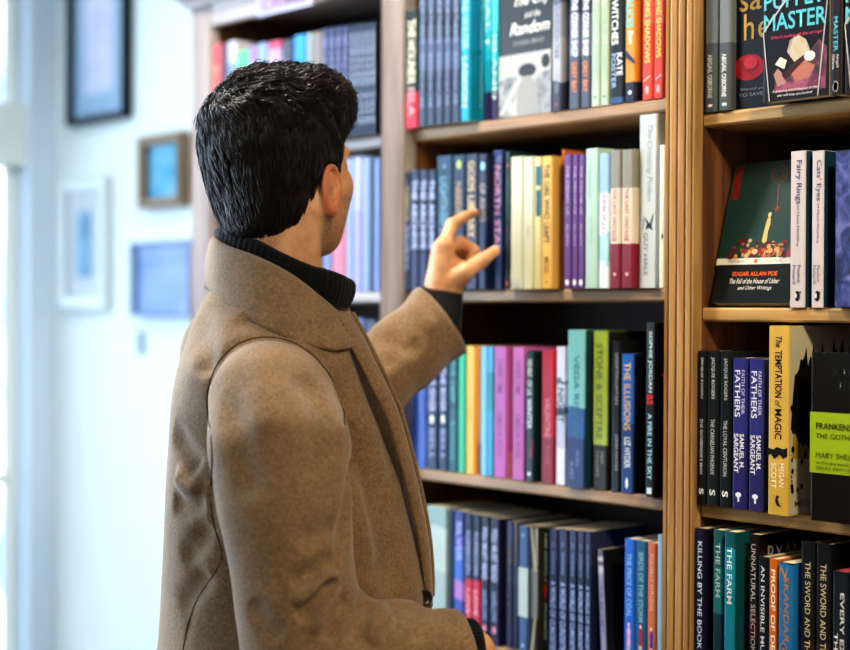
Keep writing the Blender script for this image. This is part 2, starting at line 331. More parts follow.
# ---- middle bay, second shelf
g = 'books on the second shelf of the middle bookcase'
st = 'narrow dark paperback from the run of three with pale vertical lettering'
nv = [(0, '#1c2748'), (1, '#1c2748')]
rows = [
 (403.5, 409.2, 172, '#1a2640', [('HARBOUR', .12, .42, .2, .85, '#c8b08e', .03), ('EDEN', .46, .82, .2, .85, '#9aa6c8', .03)], 'slim dark navy paperback at the end of the second shelf')]
for a, b in [(410, 418.4), (418.9, 427), (427.5, 435.4)]:
    rows.append((a, b, 170, [(0, '#202a52'), (.3, '#142038'), (.92, '#2a3450')], [('THE ARCHIVE', .08, .66, .18, .85, '#aab4dc', .05)], st, {'side': '#0c101a'}))  # dark side boards paint the shade between neighbouring spines
rows += [
 (436, 452, 155.8, [(0, '#1b2850'), (.45, '#163a52'), (.9, '#1d3c5c')], [('LIGHTKEEPER', .16, .62, .25, .7, '#6d9ab0', .02)], 'deep blue-green paperback above the pointing hand', {'extra': [disc(.5, .92, .003, '#6fa4b0')]}),
 (452.5, 464.8, 155.2, [(0, '#1b2444'), (.6, '#20344e'), (.93, '#23405a')], [('NEEDLES', .20, .52, .25, .7, '#a88a6e', .02)], 'navy paperback with a yellow-green emblem near the top', {'extra': [disc(.5, .93, .005, '#b4c05c', .007)]}),
 (465.3, 477.4, 154, [(0, '#202a4c'), (.3, '#2f3a55'), (1, '#2f3a55')], [('GODS LIBRARY', .05, .62, .2, .75, '#c9b183', .03)], 'slate paperback with large gold lettering behind the fingertip'),
 (478, 486.2, 154, [(0, '#1b2850'), (.5, '#2c3452')], [('OF ASHES', .22, .5, .2, .9, '#9c948c', .02)], 'slate paperback with a pale blue disc near the top', {'extra': [disc(.55, .91, .0046, '#8fd0ee', .0065)]}),
 (486.8, 502.3, 150.4, [(0, '#243466'), (.3, '#2c3e72'), (.7, '#25386a')], [('THE', .04, .09, .4, .85, '#8896b8', .01), ('NORTH STAR', .11, .74, .24, .8, '#c48aa4', .03)], 'blue hardback with pink lettering NORTH STAR', {'hard': True, 'dY': .018}),
 (505, 509.3, 152, [(0, '#1a2428'), (.5, '#1d3a34')], [], 'thin black-green spine with small orange and green marks', {'extra': [disc(.6, .04, .002, '#e0593a', .004), disc(.6, .9, .002, '#c8485a', .003)]}),
 (509.9, 522.2, 156.7, '#c6cab4', [('morning letters', .3, .72, .4, .62, '#dba88e', 0)], 'cream paperback, first of three pale ones', {}),
 (522.6, 533, 156.7, '#c8c8ac', [('A. DELL', .46, .62, .4, .65, '#a8955a', 0)], 'cream paperback, in the centre of three pale ones'),
 (533.4, 540.8, 156.7, [(0, '#ccc490'), (.44, '#ccc490')], [], 'yellowish cream paperback with a dark teal picture near the top', {'extra': [patch(.25, 1, .78, .93, '#16606a'), patch(.3, 1, .55, .75, '#1c5560')]}),
 (541.2, 552, 156.2, '#d9ae5a', [('THE GIRL WHO LEAPT', .06, .66, .25, .75, '#3c3220', .04), ('MOSS', .76, .88, .3, .7, '#5c4a2a', .02)], 'mustard yellow paperback with dark lettering', {'extra': [disc(.5, .05, .0016, '#4c3c20')]}),
 (553.5, 562.5, 150, [(0, '#b87430'), (.3, '#c98540'), (.62, '#9c4c26'), (.86, '#c46a42')], [('THE SUNDIAL', .3, .68, .35, .8, '#4c2c18', .02)], 'rust orange paperback beside the purple run', {'noise': .2, 'scale': 60, 'dY': .026}),
]
for a, b in [(563.2, 571.3), (571.8, 577.6), (578.1, 583.8)]:
    rows.append((a, b, 154.6, '#5d3a78', [('THE DREAM OF', .08, .45, .3, .7, '#b9a0c8', .01), ('MARIN', .52, .68, .3, .7, '#a88cb8', .01)], 'purple paperback of the run of three with a white emblem at its foot', {'extra': [disc(.5, .045, .0034, '#f0ecf2', .0045)]}))
rows += [
 (584.4, 597.8, 148.4, '#a2bfb0', [('WINTER FEAST', .12, .36, .25, .45, '#86a89a', 0), ('H. OAKES', .5, .68, .4, .6, '#86a89a', 0)], 'mint green paperback beside the purple run'),
 (598.4, 608.6, 153.6, [(0, '#dfe8ee'), (.18, '#a8cfe0'), (.4, '#dce6f2'), (.7, '#96b6e4')], [('SPRING', .3, .6, .3, .7, '#c86a8a', 0)], 'white and sky blue paperback beside the mint green one', {'noise': .25, 'scale': 40}),
 (609.2, 620.3, 149.8, [(0, '#7e2336'), (.32, '#cfc3ae'), (.72, '#88877a')], [('THE LAST VINTAGE', .28, .66, .3, .6, '#b0505a', .01)], 'paperback banded grey, cream and maroon, first of the pair', {'extra': [disc(.5, .1, .0028, '#e0a8ac')]}),
 (620.8, 633.2, 149.4, [(0, '#7e2336'), (.32, '#cfc3ae'), (.72, '#88877a')], [('THE LAST VINTAGE', .28, .66, .3, .6, '#b0505a', .01)], 'paperback banded grey, cream and maroon, next to the tall white hardback', {'extra': [disc(.5, .1, .0028, '#e0a8ac')]}),
 (634.8, 656.6, 114.6, '#bcc2c2', [('The Crossing Poison', .06, .50, .4, .75, '#8598a4', 0, .3), ('GUY HALE', .68, .93, .30, .52, '#667e8e', .02)], 'tall white hardback with grey script lettering and a black figure', {'hard': True, 'dY': .016, 'dep': .15, 'extra': [shape([(.3, .42), (.62, .37), (.85, .44), (.7, .36), (.8, .33), (.55, .35), (.4, .33), (.48, .37)], '#15181a'), shape([(.12, .40), (.3, .36), (.2, .33), (.28, .40)], '#8fb6d0')]}),
 (658.6, 664.8, 144.8, '#dcdcc4', [], 'slim cream paperback squeezed against the fluted upright', {'extra': [shape([(.1, .42), (.8, .36), (.4, .33), (.5, .38)], '#222a2a')]}),
]
shelf_books('M2', 289, g, rows, dY0=.006)
# ---- middle bay, third shelf
g = 'books on the third shelf of the middle bookcase'
rows = [
 (405.5, 415, 350, [(0, '#3a5bb0'), (.5, '#2c4a9a')], [('TIDE', .3, .6, .3, .7, '#7e98d8', .02)], 'royal blue paperback deepest behind the coat sleeve'),
 (415.8, 425.6, 350, [(0, '#5476d0'), (.4, '#4468c8')], [('HARVEST', .2, .6, .3, .7, '#86a0e4', .02)], 'bright blue paperback beside the two navy twins'),
 (426.3, 437.2, 350, '#1d3558', [('THE RIVER', .16, .52, .2, .8, '#b8bce4', .03), ('BELL', .66, .92, .25, .75, '#8f9cc8', .02)], 'navy paperback with a glowing white spot, twin nearer the royal blue', {'extra': [disc(.5, .42, .004, '#f2ecd4', .0075)]}),
 (438.3, 447.3, 348, '#1d3558', [('THE RIVER', .16, .52, .2, .8, '#b8bce4', .03), ('BELL', .66, .92, .25, .75, '#8f9cc8', .02)], 'navy paperback with a glowing white spot, twin nearer the green', {'extra': [disc(.5, .42, .004, '#f2ecd4', .0075)]}),
 (448, 457, 346, [(0, '#1f5a6c'), (.5, '#174a58')], [('THE DEEP', .1, .45, .2, .8, '#4f98a4', .03), ('ROWAN', .6, .9, .2, .8, '#4c8c9c', .03)], 'dark teal paperback beside the emerald green one'),
 (457.6, 465, 345.6, '#2fae88', [], 'emerald green paperback between dark teal and orange'),
 (465.6, 474.5, 346, '#eeae4c', [('amber', .4, .6, .35, .6, '#d49a40', 0)], 'amber orange paperback, wider of the two'),
 (475, 479.6, 346, [(0, '#a85f18'), (.25, '#d08a28')], [], 'narrow darker orange spine in the rainbow row', {'dY': .026}),
 (480.3, 486.4, 346.5, '#7fc4e8', [], 'sky blue slim paperback beside the orange'),
 (486.8, 492.8, 346.5, [(0, '#46a8d0'), (.5, '#2c9cae'), (.8, '#57b2da')], [], 'teal blue slim paperback beside the pink'),
 (493.3, 506.5, 346.3, '#c868b4', [('SWEET TIME', .10, .36, .3, .65, '#8e3f82', .01), ('AMELIA ROSE', .5, .84, .3, .65, '#9c4a90', .01)], 'orchid pink paperback next to the teal one', {}),
 (508, 511, 347, [(0, '#c06a30'), (.2, '#b02a58')], [], 'thin crimson spine between the two pink paperbacks', {'dY': .026}),
 (511.6, 524.6, 347.3, '#c868b4', [('SWEET TIME', .10, .36, .3, .65, '#8e3f82', .01), ('AMELIA ROSE', .5, .84, .3, .65, '#9c4a90', .01)], 'orchid pink paperback next to the dark green one'),
 (525.4, 533.8, 351, '#122e34', [('THE HEAT', .06, .20, .15, .75, '#e0ece8', .05), ('OF US', .22, .34, .15, .75, '#e0ece8', .05), ('WINTER', .36, .6, .15, .75, '#e0ece8', .05), ('DARK', .68, .82, .5, .9, '#b03848', .02)], 'dark green paperback with heavy white lettering and a white dot', {'dY': .016, 'extra': [disc(.45, .06, .0036, '#eef2ee')]}),
 (540.5, 554.2, 350, [(0, '#8e1c30'), (.35, '#b02236'), (1, '#b02236')], [('VALENTINE', .36, .66, .3, .7, '#e48c98', .02), ('ROSE', .72, .86, .4, .65, '#d46a78', 0)], 'crimson paperback with pale pink lettering'),
 (555.3, 565.8, 346.6, [(0, '#d9dce8'), (.26, '#b7bcd0'), (.5, '#3c4458'), (.56, '#c9cde0'), (.72, '#6a7288'), (.76, '#d4d6e8')], [('NIGHT', .3, .55, .2, .8, '#30364a', .03)], 'white paperback with a dark scribbled pattern', {'noise': .12, 'scale': 90}),
 (566.4, 585, 330, [(0, '#22396a'), (.32, '#2e5a96'), (.50, '#7cc0c4'), (1, '#9ad6d0')], [('VEGA RISING', .16, .66, .38, .66, '#2f7488', .01), ('NORA', .76, .87, .5, .7, '#7c90b8', 0), ('BLAKE', .84, .95, .2, .42, '#7c90b8', 0)], 'aqua hardback fading to blue at the foot', {'noise': .12, 'scale': 12, 'dY': .014, 'hard': True, 'side': '#1f4248'}),
 (592, 607.6, 331, [(0, '#20241a'), (.28, '#9aae40'), (1, '#a8bc50')], [('STONE & SCEPTRE', .08, .68, .25, .65, '#5c6c20', .02), ('DREW', .76, .84, .55, .75, '#8c9488', 0), ('HOLMES', .76, .92, .25, .45, '#8c9488', 0)], 'lime green hardback with a black foot', {'hard': True, 'side': '#1d1f18'}),
 (610.5, 619.8, 341, '#15171c', [('DESERTMOUNTAIN', .08, .42, .45, .8, '#a8a8b0', 0), ('JOHN HAWES', .62, .86, .4, .8, '#a8a8b0', 0)], 'black paperback with small white lettering beside the lime one'),
 (620.4, 633.6, 354, [(0, '#1d3f78'), (.5, '#2a66b8'), (1, '#2d6cc0')], [('THE ILLUSIONS', .06, .55, .25, .75, '#d0b078', .03), ('LIZ HYDER', .60, .82, .3, .75, '#e4e8f0', .02)], 'blue paperback with gold and white lettering', {'extra': [disc(.5, .07, .0026, '#e0eaf4', .008)], 'side': '#0d1826'}),
 (644.8, 653.6, 322.5, [(0, '#20242c'), (.6, '#3a404e')], [('SOPHIE JORDAN', .05, .40, .3, .8, '#c4e8f0', .04), ('A FIRE IN THE SKY', .52, .90, .3, .8, '#a8d4ec', .04), ('as', .41, .47, .2, .9, '#d03838', .04)], 'tall black hardback with white lettering against the fluted upright', {'dY': .006, 'hard': True, 'dep': .15, 'side': '#101014', 'extra': [patch(.25, .8, .02, .055, '#cfe4ec'), lambda o, t, h: poly_on('emblem', ell(.018, h*.70, .0022, .0032), o, (t, 0, 0), (0, 1, 0), (0, 0, 1), flat('#d8642c', .4), .0006)]}),
]
shelf_books('M3', 486, g, rows)
shelf_books('M3', 497, g, [(635.6, 641, 352, '#0d1016', [], 'black spine in the gap beside the tall black hardback', {'dY': .03})])
# ---- middle bay, bottom shelf
g = 'books on the bottom shelf of the middle bookcase'
dk = [(0, '#15203c'), (1, '#141f3a')]
rows = [
 (424.6, 446.3, 506.5, [(0, '#9fb4b4'), (.5, '#b4c6c0'), (.85, '#8aa8a8')], [], 'pale grey-green paperback half hidden behind the coat front', {'noise': .2, 'scale': 12}),
 (447.2, 452.4, 509, '#14243c', [], 'very dark narrow spine between grey-green and violet'),
 (453, 463.4, 511, [(0, '#3450b0'), (.3, '#a878c0'), (.45, '#3c68c4'), (.7, '#4a50b0'), (.8, '#2a3c80')], [('SILVER', .08, .4, .3, .8, '#a8b4f0', .03)], 'violet blue paperback with a glowing pattern', {'noise': .15}),
 (464, 471.6, 513.5, [(0, '#c4304c'), (.48, '#1a2a4a'), (1, '#1a2a4a')], [('FORBIDDEN', .14, .48, .2, .8, '#98a4cc', .03), ('LOVE', .6, .8, .2, .8, '#eca8b8', .03)], 'navy paperback with a red lower half, first of the pair'),
 (472, 479.6, 514.5, [(0, '#c4304c'), (.48, '#1a2a4a'), (1, '#1a2a4a')], [('FORBIDDEN', .14, .48, .2, .8, '#98a4cc', .03), ('LOVE', .6, .8, .2, .8, '#eca8b8', .03)], 'navy paperback with a red lower half, next to the dark ones'),
 (480.2, 488.8, 516, '#1a1d3c', [('YOU MUST READ', .08, .5, .2, .8, '#b8c0e8', .05), ('HARLOW', .58, .82, .25, .75, '#8e98cc', .03)], 'dark navy paperback with a pink dot, twin nearer the red one', {'extra': [disc(.5, .12, .0042, '#e080a4', .006)]}),
 (489.3, 499.2, 518, '#1a1d3c', [('YOU MUST READ', .08, .5, .2, .8, '#b8c0e8', .05), ('HARLOW', .58, .82, .25, .75, '#8e98cc', .03)], 'dark navy paperback with a pink dot, twin nearer the brown ones', {'extra': [disc(.5, .12, .0042, '#e080a4', .006)]}),
 (505.5, 512.5, 521, [(0, '#2e3450'), (.5, '#3a3e5c'), (.66, '#54484c'), (.8, '#3e4464')], [('ELEGY', .3, .7, .3, .7, '#64607c', .01)], 'dusky grey-brown paperback, first of the pair', {'noise': .05, 'dY': .03}),
 (513, 517.6, 522, [(0, '#2e3450'), (.5, '#3a3e5c'), (.66, '#54484c')], [], 'dusky grey-brown narrow spine beside the labelled book', {'noise': .05, 'dY': .03}),
 (518.2, 527.8, 526, '#40608e', [], 'slate blue paperback wrapped with a cream paper band', {'dY': .006, 'extra': [patch(.0, 1, .30, .68, '#c2cfc4'), disc(.5, .93, .0022, '#9ab8d8'), disc(.5, .08, .003, '#9ac4e4')]}),
 (528.4, 537.6, 526.5, '#2c2a24', [], 'black and cream patterned paperback with a grey band', {'dY': .010, 'extra': [shape([(.0, .99), (.3, .99), (.9, .66), (.55, .66)], '#b9aa84'), shape([(.65, .99), (1, .99), (1, .7), (.8, .7)], '#a89a78'), patch(.0, 1, .30, .68, '#77786c'), shape([(.6, .30), (.8, .30), (.4, .0), (.0, .0)], '#b9aa84')]}),
 (539, 547.4, 528, '#12202c', [('HER DEADLY', .04, .42, .25, .8, '#cfe4e8', .05), ('PROMISE', .58, .86, .25, .8, '#a8c4d0', .05)], 'black-green paperback with white lettering and a red heart', {'extra': [shape([(.1, .52), (.5, .44), (.95, .53), (.85, .58), (.5, .55), (.2, .58)], '#c83040')]}),
]
for a, b, y in [(548, 557.4, 528.5), (558, 567.5, 529.2), (568.3, 576.4, 530), (577, 584, 530.6), (584.6, 590.6, 531.2)]:
    rows.append((a, b, y, [(0, '#182444'), (.66, '#1a2747'), (.74, '#2e3354')], [('C. WREN', .10, .34, .35, .65, '#7488b8', .02), ('A WORLD OF CURIOSITIES', .40, .94, .22, .8, '#a4b4e4', .04)], 'midnight blue paperback from the run of five with pale lettering on the bottom shelf'))
shelf_books('M4', 645, g, rows)
rows = [
 (623.2, 634.3, 539.2, [(0, '#dfe4ee'), (.14, '#2468c8'), (1, '#2a70d0')], [('THE PRICE OF COAL', .10, .56, .3, .72, '#8ec0f0', .03)], 'bright blue paperback with a pale figure printed on its spine', {'extra': [figure(.25, '#d8a8c8', '#e8c8b8')]}),
 (635, 646, 541, [(0, '#dfe4ee'), (.14, '#245c88'), (1, '#2a6494')], [('BIRDS OF THE STORM', .08, .58, .3, .72, '#8ab8cc', .03)], 'steel blue paperback with a figure in a red skirt', {'extra': [figure(.25, '#a03048', '#e8c8b8')]}),
 (646.6, 656, 543, [(0, '#e4e0e0'), (.14, '#c8704e'), (1, '#d07c5a')], [('EQUALLY WRONG', .08, .48, .3, .72, '#e8b49c', .03)], 'salmon orange paperback with a figure in a violet coat', {'extra': [figure(.25, '#3c3c9c', '#e8c8b8')]}),
 (656.8, 662, 535, '#a8c8dc', [], 'pale blue slim paperback against the fluted upright', {'extra': [disc(.8, .22, .002, '#28a8a0', .003)]}),
]
shelf_books('M4', 672, g, rows, dY0=.02)
shelf_books('M4', 650, g, [(601.5, 607.5, 536, [(0, '#9498bc'), (.75, '#9c9ec0'), (.8, '#c8cadc'), (.86, '#70708a'), (.9, '#c8cadc'), (.94, '#70708a')], [('TO BE KEPT', .3, .7, .3, .7, '#5c6088', .02)], 'grey paperback leaning back beside the blue run', {'dY': .030, 'lean': -.06, 'side': '#1a191c', 'h': .185, 'hmax': .178})])
# ---- near bay, bottom shelf
g = 'books on the bottom shelf of the near bookcase'
rows = [
 (693.3, 705.5, 528.5, [(0, '#14102c'), (1, '#171434')], [('KILLING BY THE BOOK', .07, .66, .34, .7, '#d8dcec', .02), ('Ryan', .80, .93, .3, .75, '#d8dcec', .02)], 'dark indigo paperback reading KILLING BY THE BOOK', {}),
 (712.2, 722.4, 530, [(0, '#103840'), (.55, '#1c6e70'), (.8, '#1d5c60')], [('THE FARM', .07, .36, .3, .75, '#a8c4bc', .02), ('Ryan', .80, .93, .3, .75, '#a8c4bc', .02)], 'dull teal paperback reading THE FARM, set slightly back', {'noise': .1, 'scale': 14}),
 (723.2, 735, 532, [(0, '#0e3c4c'), (.25, '#128098'), (.7, '#1690a8'), (.92, '#14586a')], [('THE FARM', .08, .38, .3, .72, '#d8ece8', .02), ('Ryan', .83, .96, .3, .72, '#d8ece8', .02)], 'vivid teal paperback reading THE FARM, standing forward', {'noise': .15, 'scale': 14, 'dY': -.004, 'side': '#165058', 'extra': [lambda o, t, h: text_on('lettering', 'RYAN', (t, .02, h*.84), (0, 1, 0), (0, 0, 1), .05, .022, '#8c9c98', o, .0, 0, .0006)]}),
 (747.6, 759, 534.5, [(0, '#15110f'), (.45, '#3c1418'), (.58, '#161214')], [('UNNATURAL SELECTION', .05, .62, .28, .68, '#b8b4b0', .01), ('Ryan', .78, .92, .3, .7, '#b8b4b0', .01)], 'black paperback reading UNNATURAL SELECTION', {'noise': .1, 'scale': 20, 'side': '#0e0c0d', 'extra': [lambda o, t, h: text_on('lettering', 'RYAN S', (t, .018, h*.845), (0, 1, 0), (0, 0, 1), .10, .024, '#8a8680', o, .0, 0, .0006)]}),
]
shelf_books('R4', 640, g, rows, dY0=.004)
rows = [
 (757.6, 767.8, 557, [(0, '#101824'), (.3, '#20506a'), (.45, '#141a28')], [('AN INVISIBLE MURDER', .05, .72, .3, .68, '#d4dcdc', .02)], 'dark paperback reading AN INVISIBLE MURDER', {'noise': .2, 'scale': 25}),
 (768.3, 777, 559, [(0, '#c8802c'), (.35, '#c46e20'), (1, '#c06420')], [('PROOF OF DEATH', .06, .68, .3, .8, '#f0e4d4', .04)], 'orange paperback reading PROOF OF DEATH', {}),
 (777.6, 792, 563, [(0, '#1c4a80'), (.4, '#2474b8'), (1, '#1b2c4c')], [('SKANDAR', .08, .46, .42, .8, '#b08040', .02, .1), ('AND THE STORM', .16, .42, .14, .28, '#8c7850', 0)], 'blue paperback with a gold curled emblem and copper lettering', {'noise': .2, 'scale': 14, 'dY': -.006, 'extra': [
    lambda o, t, h: [poly_on('emblem', [p for p in ell(t*.42, h*.50, .0052, .0085)], o, (0, 0, 0), (1, 0, 0), (0, 0, 1), flat('#a8884c'), .0004), poly_on('emblem', ell(t*.42, h*.50, .0041, .0069), o, (0, 0, 0), (1, 0, 0), (0, 0, 1), flat('#1c5c98'), .0006), poly_on('emblem', ell(t*.45, h*.49, .0022, .004), o, (0, 0, 0), (1, 0, 0), (0, 0, 1), flat('#a8884c'), .0008)],
    shape([(.05, .9), (.25, .96), (.55, .90), (.7, .985), (.5, .93), (.25, .985)], '#c8924c')]}),
]
shelf_books('R4', 640, g, rows, dY0=0.0)
sw = [('THE SWORD AND THE ASHES', .10, .72, .32, .70, '#c8c09c', .01), ('LORE', .8, .93, .3, .7, '#b8b090', .01)]
rows = [
 (800.2, 814.6, 542, [(0, '#181a20'), (.35, '#2e2024'), (.5, '#14171d')], sw, 'black hardback with pale capitals, twin beside the blue paperback', {'hard': True, 'noise': .08, 'side': '#0f1014'}),
 (815.3, 830.8, 544, [(0, '#181a20'), (.35, '#2e2024'), (.5, '#14171d')], sw, 'black hardback with pale capitals, twin beside the pink-topped book', {'hard': True, 'noise': .08, 'side': '#0f1014'}),
 (831.6, 846.6, 571.6, [(0, '#1c2430'), (1, '#161a26')], [('EVERY EXQUISITE', .12, .78, .52, .85, '#dcdce0', .03), ('THING', .35, .58, .18, .42, '#dcdce0', .03)], 'dark paperback with pink-edged pages reading EVERY EXQUISITE THING', {'pages': '#b8485e', 'dY': -.004}),
 (847.4, 862, 573, [(0, '#1c3440'), (1, '#20404c')], [('LUMEN', .2, .6, .3, .7, '#9cb8b8', .02)], 'dark teal paperback at the edge beside the pink-topped one', {'pages': '#b8485e'}),
]
shelf_books('R4', 640, g, rows, dY0=-.002, dep=.15)
# ---- near bay, third shelf
g = 'books on the third shelf of the near bookcase'
rows = []
for a, b, yt, s, lab in [(696.6, 705.4, 351, "THE GOVERNOR'S MAN", 'first from the upright'), (706, 718, 351, 'THE CARNELIAN PHOENIX', 'in the centre of the three'), (718.8, 730.6, 352, 'THE LOYAL CENTURION', 'next to the blue pair')]:
    rows.append((a, b, yt, [(0, '#14191c'), (1, '#141c20')], [('JACQUIE ROGERS', .04, .31, .35, .68, '#c8d0cc', .01), (s, .44, .80, .35, .68, '#c8d0cc', .01), ('S', .895, .935, .28, .78, '#e4e8e4', .04)], 'charcoal black paperback of three with white serif lettering, '+lab))
for a, b, yt, lab in [(731.4, 745.6, 358, 'against the black trio'), (747.8, 762.6, 359, 'beside the yellow hardback')]:
    rows.append((a, b, yt, [(0, '#2a2a6a'), (.5, '#30347e'), (1, '#343a90')], [('FAITH OF THEIR', .08, .37, .66, .9, '#c8ccf0', .01), ('FATHERS', .08, .39, .2, .58, '#e0e4f8', .02), ('SAMUEL M.', .50, .73, .56, .88, '#e4e4f4', .04), ('SARGEANT', .50, .76, .16, .48, '#e4e4f4', .04)], 'royal blue paperback reading FATHERS with a white tree emblem, '+lab, {'dY': .006,
      'extra': [disc(.5, .095, .0048, '#e4e8f4', .0034), patch(.44, .56, .05, .09, '#e4e8f4', 'emblem')]}))
shelf_books('R3', 510, g, rows, dY0=.008)
def splat(o, t, h):
    dep = .155
    org = (t, 0, 0); A = (org, (0, 1, 0), (0, 0, 1))
    m = blotch(['#c9c3a2', '#c4bea0', '#8d7a1e', '#b9aa50', '#d2cdb6'], 12, .3, .7)
    poly_on('cover_art', [(.003, .001), (dep-.003, .001), (dep-.003, h-.001), (.003, h-.001)], o, *A, flat('#aaa694', .35), .0002)
    poly_on('cover_art', [(.010, h*.30), (dep-.003, h*.26), (dep-.003, h*.55), (.014, h*.62)], o, *A, flat('#8f7d14', .35), .0003)
    rr = random.Random(4)
    lowe = [(.006+(dep-.010)*i/30, h*(.44+.07*rr.random()-.16*min(1, i/9))) for i in range(31)]
    tope = [(.010+(dep-.014)*i/34, h*(.62+.09*rr.random()+(.16+.10*(i % 5 in (1, 2))*rr.random())*min(1, i/5))) for i in range(35)]
    poly_on('cover_art', lowe+tope[::-1], o, *A, flat('#12110f', .35), .0005)
    for i in range(90):
        y = .008+rr.random()**2*.05; z = h*(.13+.45*rr.random()); r = .0006+.0035*rr.random()**3
        poly_on('cover_art', ell(y, z, r, r*1.3, 7), o, *A, flat('#12110f', .35), .0007) if i < 40 else None
    text_on('cover_lettering', 'M', (t, .03, h*.36), (0, 1, 0), (0, 0, 1), .02, .016, '#1a1a14', o, .02, 0, .0009)
    text_on('cover_lettering', 'MEGAN', (t, .015, h*.045), (0, 1, 0), (0, 0, 1), .055, .008, '#5c5848', o, .01, 0, .0009)
rows = [(767, 787.4, 325.6, [(0, '#c4a548'), (.2, '#cfae54'), (1, '#d3b75e')], [('The', .055, .115, .38, .68, '#3a2c10', .02, .2), ('TEMPTATION', .13, .38, .36, .7, '#2c220e', .03), ('of', .395, .43, .38, .66, '#3a2c10', .01, .3), ('MAGIC', .44, .60, .36, .7, '#2c220e', .03), ('MEGAN', .725, .85, .58, .84, '#f0e6c4', .02), ('SCOTT', .725, .86, .2, .46, '#f0e6c4', .02)],
   'tall golden yellow hardback reading THE TEMPTATION OF MAGIC', {'hard': True, 'dY': -.004, 'dep': .155, 'extra': [splat,
     shape([(0, .355), (.3, .345), (.5, .36), (.8, .35), (1, .36), (1, .315), (.8, .30), (.62, .32), (.35, .295), (.2, .32), (0, .31)], '#1a1712'),
     shape([(.30, .115), (.36, .09), (.5, .05), (.72, .045), (.62, .06), (.52, .085), (.62, .10), (.48, .105), (.42, .075)], '#1a1712', 'emblem')]})]
shelf_books('R3', 513, g, rows)
o, t, w, h = faceout('R3', 809.5, 905, 514, 354, .02, '#141414', 'black face-out paperback with a lime green title band across it', g, dY=-.012, lean=.0)
cpoly(o, t, R_(0, .285, 1, .645), w, h, '#93ad22')
ctext(o, t, w, h, 'FRANKENSTEIN', .07, .545, .55, .038, '#1a1d08', .02)
ctext(o, t, w, h, 'THE GOTHIC CLASSIC', .07, .49, .72, .03, '#1a1d08', 0)
ctext(o, t, w, h, 'MARY SHELLEY', .07, .375, .50, .032, '#2c3010', 0)
ctext(o, t, w, h, 'WITH AN INTRODUCTION BY', .07, .335, .7, .018, '#2c3010', 0)
ctext(o, t, w, h, 'SERIES EDITOR', .07, .305, .4, .018, '#2c3010', 0)
ctext(o, t, w, h, 'A TALE OF', .24, .86, .5, .05, '#26282a', .01)
ctext(o, t, w, h, 'THE GOTHIC', .30, .78, .6, .05, '#26282a', .01)
# ---- near bay, second shelf
g = 'books on the second shelf of the near bookcase'
o, t, w, h = faceout('R2', 709, 789, 306, 156.5, .018, '#12181a', 'face-out paperback leaning back, dark green painting above a white strip and black panel', g, lean=.285, dY=.026)
cpoly(o, t, R_(0, .305, 1, 1), w, h, blotch(['#0a2423', '#0e3531', '#15443c'], 6, .35, .65, rough=.3), lift=.0002)
cpoly(o, t, R_(0, .27, 1, .315), w, h, '#dcd9ce')
cpoly(o, t, R_(.03, .735, .12, .985), w, h, '#7c2018'); 
for k in range(3): cpoly(o, t, R_(.045+.025*k, .74, .052+.025*k, .98), w, h, '#4a100c', lift=.0005)
cpoly(o, t, ell(.60, .90, .105, .065, 26), w, h, '#6c3a28', lift=.0004); cpoly(o, t, ell(.60, .90, .085, .06, 26), w, h, '#1c4640', lift=.0006); cpoly(o, t, ell(.60, .90, .05, .036, 20), w, h, '#5c3426', lift=.0007); cpoly(o, t, ell(.60, .90, .03, .022), w, h, '#143c38', lift=.0008)
cpoly(o, t, [(.61, .83), (.622, .83), (.65, .66), (.64, .66)], w, h, '#8c6a50', lift=.0006); cpoly(o, t, ell(.65, .655, .03, .02), w, h, '#8c4a30', lift=.0006)
cpoly(o, t, [(.53, .43), (.56, .415), (.59, .43), (.585, .50), (.60, .55), (.59, .59), (.57, .60), (.55, .59), (.54, .53)], w, h, '#c8b070', lift=.0006); cpoly(o, t, ell(.572, .615, .020, .018), w, h, '#d8bc84', lift=.0007)
rr = random.Random(3)
for i in range(64):
    x = .13+.80*rr.random(); y = .325+rr.random()**1.5*(.10 if x > .4 else .12); c = rr.choice(['#8c2c1e', '#b07a4c', '#c89a68', '#5c2018', '#a85c3c', '#3c2a20', '#c4a888'])
    cpoly(o, t, ell(x, y, .012+.035*rr.random(), .008+.014*rr.random(), 7, rr.random()*6), w, h, c, lift=.0005+.00001*i)
cpoly(o, t, [(.86, .32), (1, .32), (1, .52), (.94, .50), (.90, .42)], w, h, '#a03c54', lift=.0013)
ctext(o, t, w, h, 'PENGUIN', .16, .284, .2, .016, '#8c8a82', 0); ctext(o, t, w, h, 'CLASSICS', .62, .284, .2, .016, '#8c8a82', 0)
cpoly(o, t, ell(.5, .292, .022, .016), w, h, '#d8662c', lift=.0005)
ctext(o, t, w, h, 'EDGAR ALLAN POE', .24, .188, .56, .03, '#e0662c', .03)
ctext(o, t, w, h, 'The Fall of the House of Usher', .22, .135, .62, .036, '#dcdcd4', .01, .3)
ctext(o, t, w, h, 'and Other Writings', .34, .085, .42, .034, '#dcdcd4', .01, .3)
cat = lambda o, t, h: [poly_on('emblem', ell(t*.52, h*.072, .0042, .0068), o, (0, 0, 0), (1, 0, 0), (0, 0, 1), flat('#14181c'), .0004), poly_on('emblem', ell(t*.42, h*.075, .0018, .0035), o, (0, 0, 0), (1, 0, 0), (0, 0, 1), flat('#d8d4d0'), .0006), poly_on('emblem', [(t*.62, h*.09), (t*.7, h*.106), (t*.76, h*.09)], o, (0, 0, 0), (1, 0, 0), (0, 0, 1), flat('#14181c'), .0004)]
